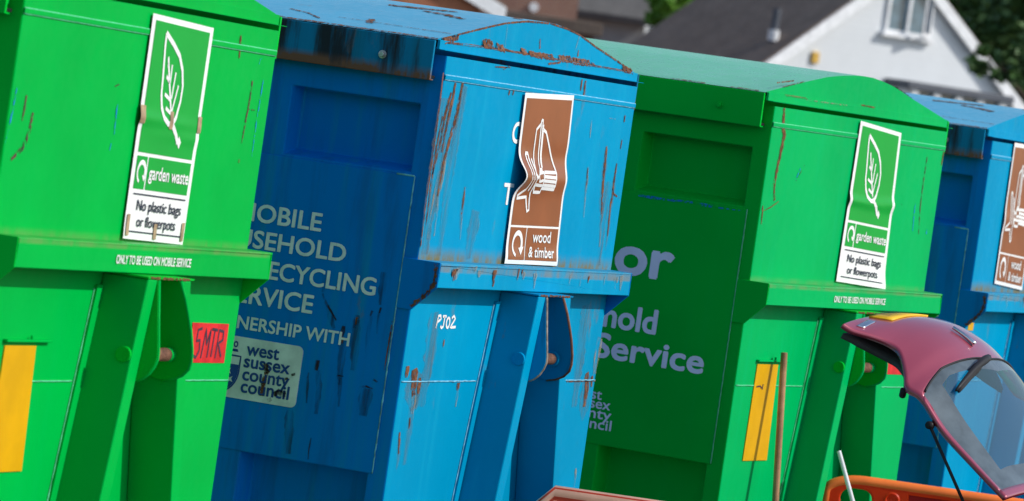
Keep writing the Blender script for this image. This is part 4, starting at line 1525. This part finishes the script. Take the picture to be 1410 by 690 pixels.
xa, za_ = on_gable(1216, 40)
xb, zb_ = on_gable(1276, 52)
house_window(wh_root, xa, xb, min(za_, zb_) - .02, min(za_, zb_) + 1.15)
# bell box
xa, za_ = on_gable(1121, 79)
d = MB()
d.box(xa - .09, xa + .09, -.07, -.003, za_ - .12, za_ + .12, M['amber'])
d.build('alarm_box', wh_root, bevel=.02)
# bay with a flat lead roof on brackets
x0_, z0_ = on_gable(1250, 112, -.8)
x1_, z1_ = on_gable(1396, 132, -.8)
zt_ = (z0_ + z1_) / 2
d = MB()
d.box(x0_, x1_, -.85, -.004, zt_ - .16, zt_, M['lead'])
bay = d.build('bay_roof', wh_root, bevel=.02)
d = MB()
d.box(x0_ + .12, x1_ - .12, -.70, -.004, 0, zt_ - .165, M['cladding'])
d.build('bay_wall', wh_root)
for k in range(5):
    xx = x0_ + .25 + (x1_ - x0_ - .5) * k / 4
    d = MB()
    d.prism([(-.702, zt_ - .42), (-.78, zt_ - .30), (-.80, zt_ - .165), (-.702, zt_ - .165)], lambda a_, b_: (xx - .09, a_, b_), lambda a_, b_: (xx + .09, a_, b_), M['fascia'])
    d.build('bracket', bay)
for k in range(4):
    a_ = x0_ + .30 + (x1_ - x0_ - .5) * k / 4
    d = MB()
    d.box(a_ + .06, a_ + (x1_ - x0_ - .5) / 4 - .14, -.715, -.7005, zt_ - 1.1, zt_ - .18, M['win_glass'])
    d.build('bay_window', wh_root)
# vent pipe on the left slope
kk = math.tan(R(37.5))
o_, d_ = inv_h @ C_POS, inv_h.to_3x3() @ ray(1064, 56)
tt = (apex.z + .17 + kk * o_.x - o_.z) / (d_.z - kk * d_.x)
lv = o_ + d_ * tt
zroof = lv.z
d = MB()
d.tube([(lv.x, lv.y, zroof - .25), (lv.x, lv.y, zroof + .66)], .085, M['lead'], 12)
d.tube([(lv.x, lv.y, zroof + .0), (lv.x, lv.y, zroof + .22)], .115, M['fascia'], 12)
d.build('vent_pipe', wh_root)

# tile-hung house at far left, its right verge showing
apx = at(392, -166, 95)
house('tile_hung_house', apx, 20, 4.2, 8, 22, M['red_tiles'], M['slate'], 'house with a red-brown tile-hung gable and white bargeboard, behind the rusty lid', .12)
# brick house
apx = at(735, -150, 118)
bh, ba = house('brick_house', apx, 8, 1.42, 8, 38, M['brick'], M['brown_tiles'], 'red brick house with a pale round vent and a dark flat roof', .1)
bi = (Matrix.Translation((apx.x, apx.y, 0)) @ Matrix.Rotation(ba, 4, 'Z')).inverted()
lv = bi @ at(736, 10, 118)
d = MB()
d.tube([(lv.x, -.06, lv.z), (lv.x, -.003, lv.z)], .11, M['fascia'], 20)
d.build('wall_vent', bh)
qa, qb = bi @ at(692, 12, 116), bi @ at(832, 34, 116)
zt_ = (qa.z + qb.z) / 2
d = MB()
d.box(qa.x, qb.x, -2.2, -.004, zt_ - .30, zt_, M['slate'])
d.build('flat_roof', bh, bevel=.02)
d = MB()
d.box(qa.x + .15, qb.x - .15, -2.0, -.004, 0, zt_ - .302, M['brick'])
d.build('extension_wall', bh)
apx = at(914, -122, 131.5)
house('grey_roofed_house', apx, 88, 3.5, 7, 38, M['render'], M['grey_tiles'], 'pale rendered house with a plain grey tiled roof, beside the green bush', .15)


# foliage
def leaf_mat(name, c1, c2):
    mt, t, b = newmat(name)
    tc = nd(t, 'ShaderNodeTexCoord').outputs['Object']
    f = noise(t, tc, 1.6, 5, .7)
    t.links.new(mixc(t, remap(t, f, .35, .65), c1, c2), b.inputs['Base Color'])
    b.inputs['Roughness'].default_value = .6
    return mt


M['leaf_dark'] = leaf_mat('dark_leaves', (0.035, 0.095, 0.022), (0.09, 0.18, 0.035))
M['leaf_bright'] = leaf_mat('bright_leaves', (0.10, 0.26, 0.015), (0.19, 0.36, 0.04))
M['bark'] = plain('bark', (0.10, 0.07, 0.05), .9, 0, .3, 8)


def tree(name, base, crown_c, radii, nclump, nleaf, size, mat, label, cat, seed):
    rnd = random.Random(seed)
    root = empty(name, (base.x, base.y, 0))
    tag(root, label, cat)
    cc = crown_c - Vector((base.x, base.y, 0))
    d = MB()
    top = cc + Vector((0, 0, radii[2] * .3))
    tr = max(.06, radii[0] * .07)
    d.tube([Vector((0, 0, 0)), Vector((.05, .0, cc.z * .5)), cc], [tr, tr * .8, tr * .5], M['bark'], 8)
    cl = []
    for k in range(nclump):
        while True:
            p = Vector((rnd.uniform(-1, 1), rnd.uniform(-1, 1), rnd.uniform(-1, 1)))
            if .25 < p.length < 1:
                break
        p = p.normalized() * (p.length ** .5) * rnd.uniform(.75, 1.08)
        q = cc + Vector((p.x * radii[0], p.y * radii[1], p.z * radii[2]))
        cl.append(q)
        if k % 3 == 0:
            d.tube([cc + Vector((0, 0, -radii[2] * .5)), (cc + q) / 2 + Vector((0, 0, -.05)), q], [tr * .45, tr * .3, tr * .1], M['bark'], 5)
    d.build('trunk', root, smooth=True)
    d = MB()
    vs, fs = [], []
    for q in cl:
        cr = rnd.uniform(.16, .34) * min(radii)
        for j in range(nleaf):
            o_ = Vector((rnd.gauss(0, 1), rnd.gauss(0, 1), rnd.gauss(0, .8))) * cr * .6
            a_ = Vector((rnd.uniform(-1, 1), rnd.uniform(-1, 1), rnd.uniform(-.6, .6))).normalized() * size * rnd.uniform(.6, 1.3)
            b_ = a_.cross(Vector((rnd.uniform(-1, 1), rnd.uniform(-1, 1), rnd.uniform(-1, 1)))).normalized() * size * .5
            i0 = len(vs)
            c_ = q + o_
            vs += [c_ - a_, c_ + b_, c_ + a_, c_ - b_]
            fs.append((i0, i0 + 1, i0 + 2, i0 + 3))
    d.add(vs, fs, mat)
    d.build('crown', root, normals=False)
    return root


c = at(930, 6, 114)
tree('bush', Vector((c.x, c.y, 0)), c, (.66, .5, .90), 70, 90, .09, M['leaf_bright'], 'bright green bush rising between the grey roofs', 'bush', 1)
c = at(1385, 10, 122)
tree('tree', Vector((c.x, c.y, 0)), c, (2.0, 2.2, 2.6), 110, 130, .16, M['leaf_dark'], 'dark leafy tree behind the right slope of the white house', 'tree', 2)
c = at(1440, 30, 116)
tree('tree', Vector((c.x, c.y, 0)), c, (1.5, 1.6, 2.2), 80, 110, .15, M['leaf_dark'], 'broad dark tree at the right edge beside the white gable', 'tree', 3)
# bough reaching in front of the gable
c = at(1372, 88, 84)
tree('small_tree', Vector((c.x + .9, c.y - 2.2, 0)), c, (.50, .60, .28), 22, 30, .10, M['leaf_dark'], 'leafy bough of a nearer tree crossing the white bargeboard', 'tree', 4)
